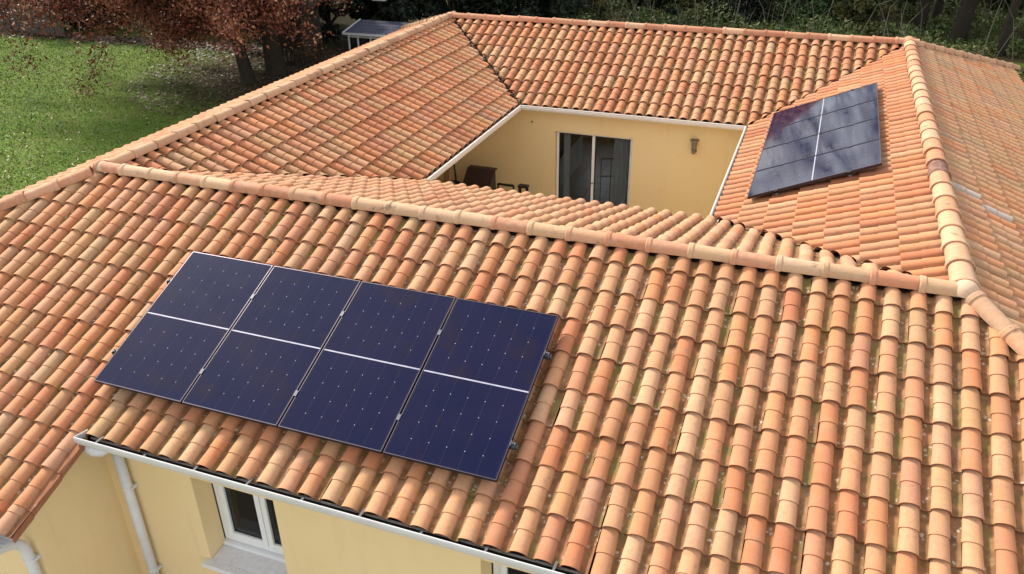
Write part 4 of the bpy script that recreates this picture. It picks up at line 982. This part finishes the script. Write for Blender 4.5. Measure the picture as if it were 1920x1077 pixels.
hu = empty('wooden_hut', (-10.6, 19.4, GZ), 'dark wooden garden hut with pale roof edge behind the oak trunks', 'hut')
wparent(MB().box((-11.6, 19.3, GZ+.55), (-10.1, 20.6, -2.05)).build('wall', M_WOODD), hu)
m = MB()
for x in (-11.55, -10.15):
    for y in (19.35, 20.5): m.box((x-.05, y-.05, GZ), (x+.05, y+.05, GZ+.549))
wparent(m.build('legs', M_WOODD), hu)
wparent(MB().extrude([(-11.8, 19.0, -2.10), (-11.8, 20.9, -1.75), (-11.8, 20.9, -1.69), (-11.8, 19.0, -2.04)], (1.95, 0, 0)).build('roof', M_WOODD), hu)
wparent(MB().box((-11.8, 18.96, -2.12), (-9.85, 18.995, -2.04)).build('roof_edge', plain('weathered_pale_board', (.12, .10, .08), .9)), hu)
wparent(MB().box((-10.6, 19.27, -2.98), (-10.3, 19.298, -2.62)).build('window', M_IRON), hu)
m = MB()
for k in range(6): m.box((-10.9+k*.17, 19.0, GZ), (-10.86+k*.17, 19.04, GZ+.8))
m.box((-10.95, 18.99, GZ+.8), (-9.95, 19.05, GZ+.86)); wparent(m.build('railing', M_WOODD), hu)
for k, (p, w_, lb) in enumerate((((-11.2, 19.6, -1.55), .62, 'white board lying above the hut between the oak leaves'), ((-9.4, 23.5, -2.2), .55, 'white board showing in the dark hedge above the shed'), ((-16.2, 21.5, -2.05), .5, 'white board glimpsed through the russet leaves'))):
    tag(MB().box((p[0], p[1], p[2]), (p[0]+w_, p[1]+.25, p[2]+.09)).build('board', M_WHITE), lb, 'board', 'white boards among the trees')

sh = empty('garden_shed', (-8.4, 22.2, GZ), 'small glazed garden shed with blue grey sheet roof behind the left ridge', 'shed')
SX0, SX1, SY0, SY1, SZ0, SZ1 = -9.8, -6.6, 22.0, 23.5, -3.24, -2.98
r_ = MB().extrude([(SX0-.1, SY0-.15, SZ0), (SX0-.1, SY1-.2, SZ1), (SX0-.1, SY1-.2, SZ1+.03), (SX0-.1, SY0-.15, SZ0+.03)], (SX1-SX0+.2, 0, 0)).build('roof', M_SLATE); wparent(r_, sh)
m = MB()
for k in range(22):
    x = SX0-.06+k*.152; m.extrude([(x, SY0-.15, SZ0+.03), (x, SY1-.2, SZ1+.03), (x, SY1-.2, SZ1+.042), (x, SY0-.15, SZ0+.042)], (.02, 0, 0))
for k in range(1, 5):
    f = k/5; y = SY0-.15+f*(SY1-SY0-.05); z = SZ0+f*(SZ1-SZ0)+.031; m.box((SX0-.1, y, z), (SX1+.1, y+.02, z+.016))
wparent(m.build('roof_ribs', plain('pale_seams', (.10, .11, .17), .6)), sh)
m = MB().box((SX0-.12, SY0-.19, SZ0-.03), (SX1+.12, SY0-.15, SZ0+.05)); m.extrude([(SX0-.14, SY0-.19, SZ0-.02), (SX0-.14, SY1-.2, SZ1-.01), (SX0-.14, SY1-.2, SZ1+.07), (SX0-.14, SY0-.19, SZ0+.06)], (.04, 0, 0)); wparent(m.build('fascia', M_WHITE), sh)
for x in (SX0, SX0+.42, SX0+1.0, SX0+1.6, SX0+2.3, SX1-.06): wparent(MB().box((x, SY0, GZ), (x+.06, SY0+.06, SZ0-.031)).build('post', M_WHITE), sh)
wparent(MB().box((SX0+.06, SY0+.02, SZ0-.16), (SX1-.06, SY0+.05, SZ0-.10)).build('rail', M_WHITE), sh)
wparent(MB().box((SX0+.06, SY0+.026, GZ), (SX1-.06, SY0+.034, SZ0-.16)).build('pane', M_GLASS), sh)
m = MB().box((SX0, SY1-.05, GZ), (SX1, SY1, SZ1-.06)); m.box((SX1-.05, SY0+.1, GZ), (SX1, SY1-.05, SZ0-.04)); wparent(m.build('back_wall', M_WOODD), sh)
